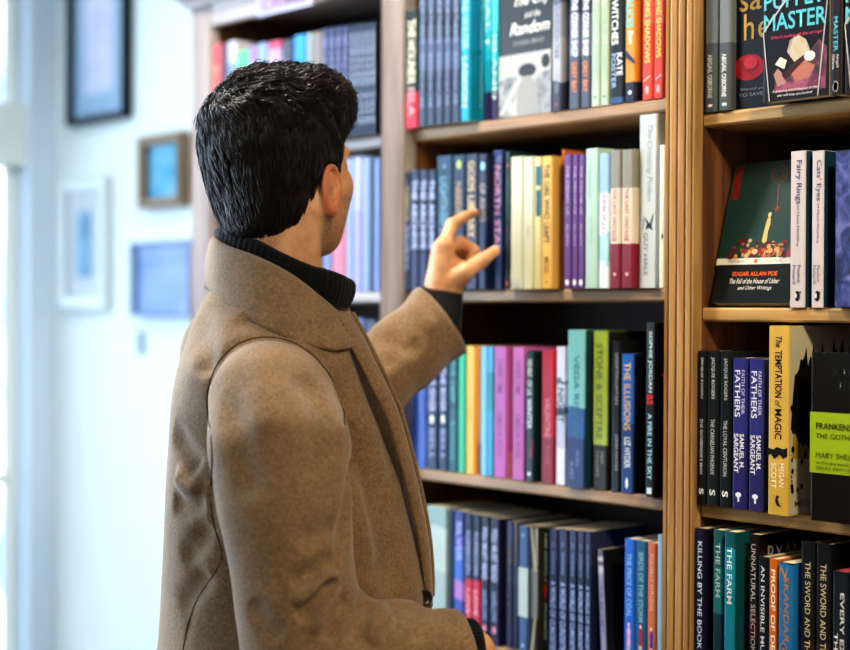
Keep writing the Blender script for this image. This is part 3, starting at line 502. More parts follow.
rows = [
 (789, 805.4, 151, '#c4bcc0', [('Fairy Rings', .06, .34, .32, .75, '#3a3c70', .01), ('of Much Meddling', .35, .61, .4, .62, '#5c5c84', 0), ('Pauline', .73, .84, .5, .7, '#4c4c78', 0), ('Potterill', .73, .85, .2, .4, '#4c4c78', 0)], 'white paperback reading Fairy Rings with a black cat emblem', {'extra': [cat], 'side': '#17384c'}),
 (810.4, 823.6, 150.8, '#c4bcc0', [("Cats' Eyes", .06, .32, .32, .8, '#3a3c70', .01), ('of Much Meddling', .34, .59, .4, .64, '#5c5c84', 0), ('Pauline', .73, .84, .5, .72, '#4c4c78', 0), ('Potterill', .73, .85, .2, .4, '#4c4c78', 0)], "white paperback reading Cats' Eyes with a black cat emblem", {'extra': [cat], 'side': '#17384c'}),
]
shelf_books('R2', 307, g, rows, dY0=.018)
o, t, w, h = faceout('R2', 833.6, 912, 307, 148.5, .02, '#2a3a5c', 'blue and violet marbled face-out paperback at the edge of the second shelf', g, dY=.008)
cpoly(o, t, R_(0.02, .0, 1, .99), w, h, blotch(['#1a2048', '#2e3a74', '#54589a', '#7478ac'], 30, .35, .68, dist=1.5))
cpoly(o, t, ell(.84, .3, .13, .07), w, h, '#8c3850', lift=.0006)
for (xa, dx) in ((805.4, 0), (823.6, 0)): pass
# ---- near bay, top shelf
g = 'books on the top shelf of the near bookcase'
rows = [(704, 716.4, -25, [(0, '#4c5258'), (.5, '#6a7478')], [('ABIGAIL OSBORNE', .58, .90, .3, .66, '#e8e8dc', .02)], 'slate grey paperback with an upright author name, against the upright', {'extra': [patch(.35, .68, .035, .055, '#e8e8dc', 'emblem')]}),
 (718, 730.6, -25, [(0, '#4c5258'), (.5, '#70787c')], [('ABIGAIL OSBORNE', .58, .90, .3, .66, '#e8e8dc', .02)], 'slate grey paperback with an upright author name, next to the red hat cover', {'extra': [patch(.35, .68, .035, .055, '#e8e8dc', 'emblem')]})]
shelf_books('R1', 113, g, rows, dY0=.018)
o, t, w, h = faceout('R1', 731.4, 812, 110, -48, .018, '#12141c', 'dark face-out paperback with gold lettering and a red hat, partly covered', g, dY=.030)
ctext(o, t, w, h, 'sa', .10, .64, .28, .11, '#a8843c', .01); ctext(o, t, w, h, 'h', .16, .45, .13, .17, '#b08c40', .01); ctext(o, t, w, h, 'er', .34, .45, .3, .11, '#b08c40', .01)
cpoly(o, t, ell(.22, .27, .20, .085, 30), w, h, '#9c1420', lift=.0005); cpoly(o, t, ell(.24, .285, .11, .05, 24), w, h, '#7c0c18', lift=.0007); cpoly(o, t, ell(.25, .30, .085, .04, 24), w, h, '#b82430', lift=.0009)
ctext(o, t, w, h, 'Would you dare', .12, .115, .5, .022, '#8c8c90', 0, .2); ctext(o, t, w, h, 'TO SAVE YOUR LIFE', .10, .08, .7, .022, '#8c8c90', 0)
def puppet(o, t, w, h):
    ctext(o, t, w, h, 'PUPPET', .03, .655, .9, .115, '#58b4c4', .03)
    ctext(o, t, w, h, 'MASTER', .03, .50, .93, .125, '#58b4c4', .03)
    ctext(o, t, w, h, "Who's pulling all the strings?", .14, .435, .78, .03, '#c8405c', .01, .3)
    cpoly(o, t, [(.18, .06), (.95, .05), (.97, .34), (.85, .40), (.68, .30), (.5, .22), (.2, .14)], w, h, blotch(['#1c0c12', '#5c2036', '#9c4a68', '#301420'], 34, .35, .7), lift=.0004)
    cpoly(o, t, [(.38, .34), (.42, .42), (.55, .45), (.66, .41), (.72, .34), (.68, .26), (.52, .24)], w, h, blotch(['#8c7c6c', '#b8ae9c', '#b0a078'], 40, .35, .65), lift=.0006)
    cpoly(o, t, [(.20, .26), (.28, .31), (.38, .28), (.34, .22)], w, h, '#d8ccbc', lift=.0006)
    cpoly(o, t, [(.18, .19), (.24, .10), (.38, .12), (.30, .20), (.24, .23)], w, h, '#a47c74', lift=.0007)
    cpoly(o, t, [(.42, .20), (.52, .12), (.72, .14), (.80, .22), (.66, .26), (.5, .25)], w, h, '#a86c5c', lift=.0007)
    cpoly(o, t, [(.30, .18), (.52, .27), (.66, .31), (.66, .27), (.52, .21), (.36, .14)], w, h, '#3c1c18', lift=.0008)
    cpoly(o, t, ell(.72, .29, .08, .035), w, h, '#e8ddd0', lift=.0009)
    for p, q in (((.02, .50), (.56, .83)), ((.56, .83), (.98, .70)), ((.02, .50), (.12, -.0)), ((.98, .70), (.84, .0))):
        d = Vector((q[0]-p[0], q[1]-p[1])).normalized(); n = Vector((-d.y, d.x))*.008
        cpoly(o, t, [(p[0]-n.x, p[1]-n.y), (q[0]-n.x, q[1]-n.y), (q[0]+n.x, q[1]+n.y), (p[0]+n.x, p[1]+n.y)], w, h, '#b4b0b4', lift=.0010)
    ctext(o, t, w, h, 'A gripping psychological thriller', .16, .055, .7, .022, '#d8d4d4', .01, .2); ctext(o, t, w, h, 'that will keep you hooked', .24, .022, .52, .022, '#d8d4d4', .01, .2)
o, t, w, h = faceout('R1', 762, 829, 104, -42, .022, '#150f14', 'black face-out paperback with teal lettering PUPPET MASTER, standing forward', g, dY=-.006)
puppet(o, t, w, h)
rows = [(829.6, 842, -40, [(0, '#1a1216'), (1, '#15141c')], [('MASTER', .52, .75, .3, .66, '#58b4c4', .02), ('Abigail', .78, .87, .5, .75, '#d8d4d4', .01), ('Osborne', .78, .89, .2, .42, '#d8d4d4', .01)], 'black spine with teal lettering MASTER beside its face-out copy', {'dY': -.006, 'extra': [disc(.5, .06, .004, '#c8c4c4', .007), disc(.5, .06, .0034, '#1a1216', .0062)]})]
rows[0][4][0] = ('MASTER', .42, .68, .3, .66, '#58b4c4', .02); rows[0][4][1] = ('Abigail', .70, .80, .5, .75, '#d8d4d4', .01); rows[0][4][2] = ('Osborne', .70, .81, .2, .42, '#d8d4d4', .01)
shelf_books('R1', 100, g, rows)
o, t, w, h = faceout('R1', 843.4, 915, 98, -50, .022, '#150f14', 'second face-out copy with teal lettering at the edge of the shelf', g, dY=-.004)
puppet(o, t, w, h)
# ---- far bay
g = 'books on the upper shelf of the far bookcase'
rows = [
 (209.5, 221, 44, [(0, '#a83838'), (.5, '#b84444')], [('ROSE', .2, .7, .3, .7, '#dca07c', .02)], 'red paperback at the far end of the pale bookcase'),
 (222, 226.4, 44, '#263450', [], 'thin dark blue spine beside the red one'),
 (227, 236, 41, [(0, '#7888b4'), (.8, '#b8b8c4')], [], 'pale blue and white paperback beside the green one'),
 (236.6, 247, 51, '#4cc47c', [], 'bright green paperback above the man\'s head'),
 (247.6, 256, 46, '#9070a0', [], 'lilac paperback beside the green one'),
 (256.6, 266.6, 43, '#7890bc', [], 'pale blue paperback beside the lilac one'),
 (267.2, 280.6, 41, [(0, '#a490ac'), (.92, '#a83858')], [('TALES', .3, .7, .3, .7, '#c890a8', .02)], 'pinkish white paperback with a pink top edge'),
 (281.4, 292.6, 40, '#2c3248', [('BONE', .2, .5, .3, .6, '#70789c', .02)], 'dark slate paperback between pinkish white and bright blue'),
 (293.3, 304.6, 35, '#2088c8', [], 'bright azure paperback above the hair'),
 (305.4, 311.6, 33, '#808e96', [], 'pale grey-blue slim paperback beside the azure one'),
 (312, 321.4, 32, '#746c6c', [], 'warm grey paperback beside the slate blue run'),
]
for i in range(4): rows.append((322+6.7*i, 327.5+6.7*i, 28.5-i*.8, [(0, '#1c2438'), (.25, '#2e3658'), (.75, '#1e2640'), (.8, '#3a4268')], [('SHADE', .08, .50, .15, .85, '#767ca8', .06), ('MARLOW', .56, .9, .15, .85, '#5c648c', .05)], 'dusky blue paperback from the patterned run on the far upper shelf', {'noise': .15, 'scale': 50, 'side': '#0c0f18'}))  # side boards painted near-black as the shaded gaps in the run
for i in range(5): rows.append((349.2+5.4*i, 353.5+5.4*i, 25-i*.6, [(0, '#28344a'), (.3, '#34435a'), (.9, '#28364c')], [('WINTER TALE', .06, .90, .22, .80, '#98a6c0', .06)], 'steel blue paperback from the run of five on the far upper shelf', {'side': '#0c0f18'}))  # near-black boards again stand for shade between the spines
shelf_books('L1', 137, g, rows, dY0=.004)
g = 'books on the second shelf of the far bookcase'
rows = [
 (322, 331, 160, '#6c78a8', [], 'periwinkle paperback just beyond the chin'),
 (331.6, 344.6, 160, [(0, '#c86c84'), (.5, '#b07c9c')], [], 'rose pink paperback beside the man\'s jaw'),
 (345.2, 352, 158, '#8498b8', [], 'pale blue paperback beside the rose pink one'),
 (352.6, 361, 157, [(0, '#9490c0'), (.6, '#a0a4cc')], [], 'pale lavender paperback near the cheek'),
 (361.6, 369, 157, '#8094c4', [], 'powder blue paperback beside the dark one'),
 (369.6, 373.6, 157.5, '#1c3c50', [], 'thin dark teal spine on the far second shelf'),
 (374, 378.5, 158, '#7c90c8', [], 'blue slim paperback against the grey upright'),
]
shelf_books('L2', 291, g, rows)
g = 'books on the third shelf of the far bookcase'
shelf_books('L3', 440, g, [(340, 352, 318, '#26304c', [], 'dark blue paperback in the shade of the far third shelf'), (352.6, 364, 318, '#3c4c80', [], 'blue paperback in the shade beside the sleeve'), (364.6, 376, 320, '#22304a', [], 'navy paperback in the shade against the grey upright')])
# ------------------------------------------------------------ the man: smooth surfaces grown from distance fields
M3 = np.array([list(r3), list(u3), list(f2)])          # rows: camera axes in world
LW = np.array([list(RW), list(FW), [0, 0, 1]])         # rows: person axes (x along RW, y along FW, z up)
def P(px, py, d):                                      # point at camera depth d, in the person's axes
    w = np.array([0, 0, CH]) + M3[0]*((px-425)/F*d) + M3[1]*((325-py)/F*d) + M3[2]*d
    return LW @ w
def px_of(p):
    w = LW.T @ np.asarray(p) - np.array([0, 0, CH]); c = M3 @ w; return 425+F*c[0]/c[2], 325-F*c[1]/c[2], c[2]
def surface_nets(fn, lo, hi, h, chunk=None):
    lo = np.array(lo, float); hi = np.array(hi, float); n = np.ceil((hi-lo)/h).astype(int)+1
    xs = [lo[i]+h*np.arange(n[i]) for i in range(3)]
    V = np.empty(n, np.float32)
    for i in range(0, n[0], 16):
        g = np.stack(np.meshgrid(xs[0][i:i+16], xs[1], xs[2], indexing='ij'), -1)
        V[i:i+16] = fn(g.reshape(-1, 3)).reshape(g.shape[:3])
    S = V < 0
    c = np.zeros(n-1, np.int8)
    cor = [(a, b, d) for a in (0, 1) for b in (0, 1) for d in (0, 1)]
    sl = lambda a, b, d, A=None: (A if A is not None else V)[a:n[0]-1+a, b:n[1]-1+b, d:n[2]-1+d]
    for q in cor: c += sl(*q, S)
    act = (c > 0) & (c < 8); idx = np.argwhere(act); id3 = -np.ones(n-1, np.int64); id3[act] = np.arange(len(idx))
    acc = np.zeros((len(idx), 3)); cnt = np.zeros(len(idx))
    Vc = {q: V[idx[:, 0]+q[0], idx[:, 1]+q[1], idx[:, 2]+q[2]] for q in cor}
    for q in cor:
        for ax in range(3):
            if q[ax] == 0:
                r = list(q); r[ax] = 1; r = tuple(r); a, b = Vc[q], Vc[r]; m = (a < 0) != (b < 0)
                t = np.where(m, a/np.where(a == b, 1, a-b), 0); p = np.array(q, float)[None].repeat(len(idx), 0); p[:, ax] = t
                acc[m] += p[m]; cnt[m] += 1
    vt = lo+(idx+acc/cnt[:, None])*h
    F_ = []
    for ax in range(3):
        o1, o2 = [(1, 2), (2, 0), (0, 1)][ax]
        A = S; B = np.roll(S, -1, ax); e = A != B
        s = [slice(None)]*3; s[ax] = slice(0, n[ax]-1); s[o1] = slice(1, n[o1]-1); s[o2] = slice(1, n[o2]-1)
        m = np.zeros_like(e); m[tuple(s)] = e[tuple(s)]; I = np.argwhere(m); ins = A[m]
        def g(d1, d2):
            J = I.copy(); J[:, o1] -= d1; J[:, o2] -= d2; return id3[J[:, 0], J[:, 1], J[:, 2]]
        q = np.stack([g(1, 1), g(0, 1), g(0, 0), g(1, 0)], 1)
        q[~ins] = q[~ins][:, ::-1]; F_.append(q)
    return vt, np.concatenate(F_)
def mesh_np(name, v, f, mat, parent=None, smooth=True):
    me = bpy.data.meshes.new(name); me.vertices.add(len(v)); me.vertices.foreach_set('co', np.asarray(v, np.float32).ravel())
    k = f.shape[1]; me.loops.add(len(f)*k); me.loops.foreach_set('vertex_index', f.astype(np.int32).ravel())
    me.polygons.add(len(f)); me.polygons.foreach_set('loop_start', np.arange(0, len(f)*k, k, dtype=np.int32)); me.polygons.foreach_set('loop_total', np.full(len(f), k, np.int32))
    me.update(calc_edges=True)
    if smooth: me.polygons.foreach_set('use_smooth', [True]*len(f))
    return link(name, me, mat, parent)
nrm = lambda a: a/np.linalg.norm(a)
def cap(p, a, b, ra, rb):
    a, b = np.array(a), np.array(b); ab = b-a; t = np.clip(((p-a)@ab)/(ab@ab), 0, 1)
    return np.linalg.norm(p-a-t[:, None]*ab, axis=1)-(ra+(rb-ra)*t)
def chain(p, pts, rs, k=.006):
    d = None
    for i in range(len(pts)-1):
        e = cap(p, pts[i], pts[i+1], rs[i], rs[i+1]); d = e if d is None else smin(d, e, k)
    return d
def smin(a, b, k):
    h = np.clip(.5+.5*(b-a)/k, 0, 1); return b+(a-b)*h-k*h*(1-h)
def smax(a, b, k): return -smin(-a, -b, k)
def elp(p, c, r, R=None):
    q = p-np.array(c)
    if R is not None: q = q@np.array(R).T
    r = np.array(r); k0 = np.linalg.norm(q/r, axis=1); k1 = np.linalg.norm(q/(r*r), axis=1); return k0*(k0-1)/np.maximum(k1, 1e-9)
def sph(p, c, r): return np.linalg.norm(p-np.array(c), axis=1)-r
def spline(pts, n):
    pts = np.array(pts, float); m = len(pts); out = []
    for u in np.linspace(0, m-1, n):
        i = min(int(u), m-2); t = u-i; g = lambda j: pts[min(max(j, 0), m-1)] if 0 <= j < m else (2*pts[0]-pts[1] if j < 0 else 2*pts[-1]-pts[-2])
        p0, p1, p2, p3 = g(i-1), pts[i], pts[i+1], g(i+2)
        out.append(.5*((2*p1)+(-p0+p2)*t+(2*p0-5*p1+4*p2-p3)*t*t+(-p0+3*p1-3*p2+p3)*t**3))
    return np.array(out)
# ---- head frame
PSI = math.radians(52); HC = P(283, 161, 2.13)
TILT = 0.04
hf = np.array([math.cos(PSI), math.sin(PSI), 0]); hr = np.array([math.sin(PSI), -math.cos(PSI), 0]); hu = np.array([0, 0, 1.])
HR = np.array([hf, hr, hu])
def hl(p): return (p-HC)@HR.T                    # person axes -> head axes (forward, right, up)
def hw(q): return HC+np.asarray(q)@HR
def head_sdf(p):
    q = hl(p)
    d = elp(q, (-.014, 0, .026), (.100, .077, .088))
    d = smin(d, elp(q, (.040, 0, -.048), (.068, .064, .082)), .025)
    s = np.stack([q[:, 0], np.abs(q[:, 1]), q[:, 2]], 1)      # symmetric
    d = smin(d, cap(s, (.0, .056, -.055), (.062, .022, -.105), .016, .014), .03)   # jaw
    d = smin(d, sph(s, (.076, .0, -.103), .018), .025)
    d = smin(d, elp(s, (.062, .040, -.030), (.024, .022, .022)), .02)              # cheek
    d = smin(d, cap(s, (.084, .0, .018), (.080, .040, .016), .010, .009), .014)    # brow
    d = smax(d, -elp(s, (.100, .033, -.002), (.018, .019, .013)), .012)            # socket
    d = smin(d, sph(s, (.080, .032, -.003), .0125), .002)                          # eye
    d = smin(d, cap(s, (.079, .021, .006), (.076, .044, .005), .0042, .0035), .003)
    d = smin(d, cap(s, (.088, 0, .008), (.114, 0, -.032), .0065, .0095), .008)     # nose
    d = smin(d, sph(s, (.102, .012, -.036), .0075), .006)
    d = smin(d, cap(s, (.096, 0, -.063), (.088, .020, -.065), .0062, .0032), .004)
    d = smin(d, cap(s, (.094, 0, -.074), (.087, .017, -.073), .0066, .0035), .004)
    d = smax(d, -cap(s, (.103, 0, -.0685), (.090, .026, -.0690), .0012, .001), .002)
    # ears
    ec = np.array([.007, .0785, -.041]); e = s-ec
    ca, sa = math.cos(.16), math.sin(.16)         # ear stands off the skull, rear edge outward
    e0 = e[:, 0]*ca+e[:, 1]*sa*1.0; e1 = -e[:, 0]*sa*-1.0+e[:, 1]*ca
    e0 = e[:, 0]*ca-e[:, 1]*sa; e1 = e[:, 0]*sa+e[:, 1]*ca
    E = np.stack([e0, e1, e[:, 2]], 1)
    a = np.arctan2(E[:, 2]/.0295, E[:, 0]/.0185)
    low = np.clip(-np.sin(a), 0, 1); rx = .0185*(1-.28*low); ringp = np.stack([rx*np.cos(a), .004+0*a, .0295*np.sin(a)], 1)
    ring = np.linalg.norm(E-ringp, axis=1)-(.0042+.0012*low)
    inner = np.stack([.0095*np.cos(a)+.001, .002+0*a, .017*np.sin(a)], 1)
    ant = np.linalg.norm(E-inner, axis=1)-.0028
    plate = elp(E, (0, -.001, 0), (.016, .0045, .027))
    ear = smin(smin(plate, ring, .004), ant, .003); ear = smin(ear, sph(E, (.003, .002, -.029), .0068), .006)
    ear = smax(ear, -elp(E, (.004, .006, -.003), (.006, .006, .009)), .003)
    ear = smin(ear, elp(E, (.0145, .001, -.006), (.004, .006, .007)), .004)
    d = smin(d, ear, .005)
    return d
NB = P(268, 300, 2.13)
def neck_sdf(p):
    a = hw((-.022, 0, -.06)); b = NB; d = cap(p, a, b, .060, .066)
    d = smin(d, cap(p, hw((-.01, .058, -.075)), NB+np.array([.06, -.02, -.01]), .012, .012), .03)  # neck muscle
    return d
# ---- left hand (reaching): joints
def hand(p, W, joints, rad, palm_r, k=.006):
    d = None
    for J, R in zip(joints, rad):
        e = chain(p, J, R, .003); d = e if d is None else smin(d, e, .0025)
    return d
LH = dict(W=P(441, 296, 2.395),
  index=[P(445, 248, 2.385), P(453.5, 225, 2.405), P(465, 217.5, 2.44), P(475.5, 213.5, 2.472)],
  middle=[P(444, 249, 2.41), P(463, 243, 2.425), P(475, 251, 2.43), P(471.5, 261, 2.425)],
  ring=[P(442, 253, 2.43), P(460, 247, 2.447), P(470, 256, 2.45), P(466, 265, 2.445)],
  little=[P(441, 259, 2.448), P(456, 255, 2.462), P(464, 262, 2.465), P(460, 269, 2.462)],
  thumb=[P(450, 284, 2.385), P(467, 271.5, 2.37), P(483, 260.5, 2.385), P(495.5, 251.5, 2.405)])
for _k in LH: LH[_k] = [q-np.array([.002, .015, 0]) for q in LH[_k]] if _k != 'W' else LH[_k]-np.array([.001, .010, 0])
def hand_l(p):
    H = LH; d = None
    R = dict(index=[.0115, .0098, .0084, .0070], middle=[.0115, .0100, .0088, .0074], ring=[.011, .0096, .0082, .007], little=[.010, .0084, .0072, .0062], thumb=[.0165, .0128, .0108, .0082])
    for k in ('index', 'middle', 'ring', 'little', 'thumb'):
        e = chain(p, H[k], R[k], .004); d = e if d is None else smin(d, e, .0025)
    W = H['W']; pm = None
    for k, r in (('index', .0150), ('middle', .0145), ('ring', .0140), ('little', .0130)):
        e = cap(p, W+(H[k][0]-H['middle'][0])*.45, H[k][0], .0235, r+.0015); pm = e if pm is None else smin(pm, e, .012)
    pm = smin(pm, cap(p, P(447, 289, 2.385), P(463, 273, 2.375), .020, .0155), .016)      # ball of the thumb
    pm = smin(pm, cap(p, P(448, 262, 2.385), P(466, 272, 2.378), .012, .010), .012)     # web
    d = smin(d, pm, .006)
    d = smin(d, cap(p, W, P(420, 322, 2.385), .0235, .026), .014)
    tips = np.array(H['thumb'][3])
    return d
RHW = P(474, 652, 1.972)
RH = dict(index=[P(487, 700, 1.955), P(497, 728, 1.95), P(497, 750, 1.955), P(492, 766, 1.96)],
  middle=[P(484, 704, 1.975), P(495, 734, 1.972), P(494, 760, 1.975), P(488, 778, 1.98)],
  ring=[P(480, 704, 1.995), P(489, 732, 1.993), P(488, 757, 1.996), P(482, 774, 2.0)],
  little=[P(475, 700, 2.013), P(482, 724, 2.012), P(482, 744, 2.014), P(477, 758, 2.016)],
  thumb=[P(478, 664, 1.955), P(494, 682, 1.94), P(505, 702, 1.945), P(509, 720, 1.955)])
def hand_r(p):
    H = RH; d = None
    R = dict(index=[.0115, .0095, .0085, .0072], middle=[.0115, .0098, .0086, .0074], ring=[.011, .0094, .0082, .007], little=[.010, .0084, .0074, .0064], thumb=[.0155, .0125, .0108, .0085])
    for k in H:
        e = chain(p, H[k], R[k], .004); d = e if d is None else smin(d, e, .0025)
    W = RHW; pm = None
    for k, r in (('index', .0145), ('middle', .014), ('ring', .0135), ('little', .0125)):
        e = cap(p, W+(H[k][0]-H['middle'][0])*.4, H[k][0], .021, r); pm = e if pm is None else smin(pm, e, .012)
    d = smin(d, pm, .006); d = smin(d, cap(p, W, P(420, 650, 1.965), .0245, .027), .012)
    return d
# ---- trunk / coat loft
PHI = math.radians(12); tf = np.array([math.cos(PHI), math.sin(PHI), 0]); tl = np.array([-math.sin(PHI), math.cos(PHI), 0])
TD = 2.12
#     py   left right  b(half breadth)
TS = [(262, 236, 300, .045), (285, 212, 328, .075), (305, 199, 346, .115), (325, 192, 360, .155), (350, 181, 371, .182), (380, 174, 384, .192), (420, 169, 396, .196), (460, 167, 405, .196),
      (500, 166, 413, .196), (540, 165, 423, .198), (575, 165, 429, .202), (605, 163, 431, .208), (650, 158, 430, .216), (740, 148, 432, .232), (850, 138, 436, .245), (960, 132, 440, .255)]
_z = []; _c = []; _a = []; _b = []
for py, xl, xr, bb in TS:
    bb *= .92 if py < 370 or py > 640 else .80; pc = P((xl+xr)/2, py, TD); wd = (xr-xl)/2/F*TD
    aa = math.sqrt(max(1e-4, wd*wd-(bb*math.sin(PHI))**2))/math.cos(PHI)
    _z.append(pc[2]); _c.append(pc[:2]); _a.append(aa); _b.append(bb)
zz = np.linspace(_z[-1], _z[0], 200); order = np.argsort(_z)
def smooth_interp(vals):
    v = np.interp(zz, np.array(_z)[order], np.array(vals)[order]); k = np.ones(13)/13; vp = np.pad(v, 6, mode='edge'); return np.convolve(vp, k, 'valid')
CX, CY, AA, BB = smooth_interp([c[0] for c in _c]), smooth_interp([c[1] for c in _c]), smooth_interp(_a), smooth_interp(_b)
def trunk(p, off=0.0):
    z = p[:, 2]; cx, cy, a, b = (np.interp(z, zz, q) for q in (CX, CY, AA, BB)); a = a-off; b = b-off
    dx, dy = p[:, 0]-cx, p[:, 1]-cy; u = dx*tf[0]+dy*tf[1]; v = dx*tl[0]+dy*tl[1]
    n = 2.25; k = ((np.abs(u)/a)**n+(np.abs(v)/b)**n)**(1/n)
    d = (k-1)*np.minimum(a, b)*.92
    return smax(d, np.maximum(z-zz[-1]-.01, zz[0]-z), .02)
S_R = P(276, 402, 1.945); E_R = P(290, 652, 1.915)
def noise3(p, s, seed=0):
    r = np.random.default_rng(seed); out = 0
    for i in range(5):
        w = r.normal(size=3)*s; out = out+np.sin(p@w+r.uniform(0, 6.28))
    return out/5
ARMR = [(P(272, 404, 1.95), .080), (P(279, 450, 1.91), .081), (P(284, 505, 1.895), .075), (P(290, 560, 1.89), .068), (P(297, 610, 1.89), .068), (P(303, 652, 1.895), .072)]
FORER = [(P(303, 656, 1.895), .070), (P(345, 650, 1.895), .062), (P(400, 648, 1.92), .055), (P(455, 653, 1.955), .050), (P(500, 660, 1.98), .048)]
ARML = [(P(232, 356, 2.33), .080), (P(282, 385, 2.30), .078), (P(335, 404, 2.27), .068), (P(368, 385, 2.285), .056), (P(405, 352, 2.33), .053), (P(445, 317, 2.378), .055), (P(475, 290, 2.41), .057)]
cutR_p = P(470, 645, 1.96); cutR_n = nrm(P(480, 643, 1.965)-P(470, 646, 1.962))
cutL_p = P(442, 319, 2.37); cutL_n = nrm(P(450, 313, 2.372)-P(442, 319, 2.37))
CREASES = []     # (points Nx3, width, depth) filled after a first look at the surface
def coat_base(p):
    d = trunk(p)
    ar = chain(p, [a for a, _ in ARMR], [r for _, r in ARMR], .03)
    fr = chain(p, [a for a, _ in FORER], [r for _, r in FORER], .02)
    fr = smax(fr, (p-cutR_p)@cutR_n, .004)
    ar = smin(ar, fr, .022)
    sh = smin(d, sph(p, P(262, 375, 2.02), .075), .05)
    dd = smin(sh, ar, .008)
    al = chain(p, [a for a, _ in ARML], [r for _, r in ARML], .03); al = smax(al, (p-cutL_p)@cutL_n, .0015)
    dd = smin(dd, al, .016)
    return dd
def seg_disp(p, d):
    for pts, w, dep in CREASES:
        lo = pts.min(0)-4*w; hi = pts.max(0)+4*w
        m = np.all((p > lo) & (p < hi), 1) & (np.abs(d) < .03)
        if not m.any(): continue
        q = p[m]; best = np.full(len(q), 9.)
        tt = np.zeros(len(q)); N = len(pts)-1
        for i in range(N):
            ab = pts[i+1]-pts[i]; t = np.clip(((q-pts[i])@ab)/(ab@ab+1e-12), 0, 1); e = np.linalg.norm(q-pts[i]-t[:, None]*ab, axis=1)
            u = e < best; best = np.where(u, e, best); tt = np.where(u, (i+t)/N, tt)
        fade = np.clip(np.minimum(tt, 1-tt)*5, 0, 1) if dep < 1e9 else 1
        if w < .003: fade = 1
        d[m] += dep*np.exp(-(best/w)**2)*fade
    return d
def coat_sdf(p):
    d = coat_base(p); near = np.abs(d) < .04
    q = p[near]
    d[near] += .0042*noise3(q*np.array([1, 1, .55]), 20, 1)+.0018*noise3(q, 48, 2)
    return seg_disp(p, d)
def march(fn, px, py, t0=1.6, t1=2.6):
    o = LW@np.array([0, 0, CH]); dr = P(px, py, 1.0)-o; t = t0
    for _ in range(80):
        v = fn((o+dr*t)[None])[0]
        if v < .0004: break
        t += max(v*.7, .0005)
        if t > t1: return None
    return o+dr*t
def on_coat(pl, n=16, fn=None):
    pl = spline([list(a)+[0] for a in pl], n)[:, :2]; out = [march(fn or coat_base, a, b) for a, b in pl]
    return np.array([o for o in out if o is not None])
ARMHOLE = [(210, 428), (207, 408), (209, 385), (220, 360), (240, 343), (265, 337), (292, 342), (314, 356), (331, 378), (342, 402), (345, 425)]
BACKSEAM = [(211, 436), (212, 455), (211, 480), (211, 502), (214, 525), (221, 548), (222, 560)]
SIDESEAM = [(221, 563), (210, 580), (197, 600), (188, 625), (183, 650)]
SLEEVESEAM = [(209, 432), (216, 470), (224, 520), (236, 570), (252, 615), (262, 648)]
for pl, w, dep in [
    (ARMHOLE, .0045, .0045), (BACKSEAM, .004, .0035), (SIDESEAM, .004, .004),
    ([(350, 420), (352, 450), (350, 490), (344, 530), (338, 565)], .008, .014),          # front of the sleeve against the chest
    ([(336, 556), (314, 574), (288, 584)], .0075, .016), ([(336, 578), (318, 598), (300, 622)], .0075, .018), ([(348, 594), (336, 612), (328, 642)], .0075, .016),
    ([(336, 567), (316, 587), (292, 604)], .0075, -.011), ([(342, 588), (328, 606), (314, 635)], .0075, -.010), ([(370, 600), (360, 620), (358, 646)], .0075, .012), ([(384, 602), (374, 624), (372, 646)], .0075, -.007),
    ([(338, 520), (318, 536), (300, 538)], .009, .006), ([(428, 604), (420, 620), (424, 645)], .009, .005), ([(250, 600), (262, 622), (285, 640)], .009, .006),
    ([(404, 602), (398, 620)], .008, .005),
    ([(226, 390), (236, 430), (246, 470), (250, 500)], .014, .005), ([(300, 372), (316, 402), (322, 440), (318, 480)], .014, .005),
    ([(262, 350), (268, 400), (272, 440)], .018, -.004),
    ([(173, 430), (186, 452), (200, 470)], .012, .007), ([(172, 500), (184, 508), (204, 500)], .010, .008), ([(176, 470), (186, 486), (200, 494)], .010, -.005),
    ([(180, 560), (196, 545), (208, 522)], .011, .007), ([(178, 610), (192, 590), (208, 572)], .012, .006),
    ([(196, 320), (204, 350), (204, 380)], .016, .006), ([(352, 330), (368, 380), (384, 430), (396, 490)], .012, .004),
    ([(356, 440), (372, 500), (385, 560), (395, 600)], .016, .007), ([(352, 470), (360, 520), (372, 570)], .014, -.005),
    ([(240, 312), (262, 322), (300, 332)], .014, .005),
    ([(388, 300), (400, 330), (412, 352)], .010, .005), ([(372, 330), (380, 350), (396, 368)], .012, .006), ([(408, 300), (424, 318), (436, 332)], .010, -.004), ([(384, 330), (404, 346), (424, 350)], .009, .005)]:
    q = on_coat(pl)
    if w >= .006: w *= 1.25; dep *= 1.9
    if len(q) > 2: CREASES.append((q, w, dep))
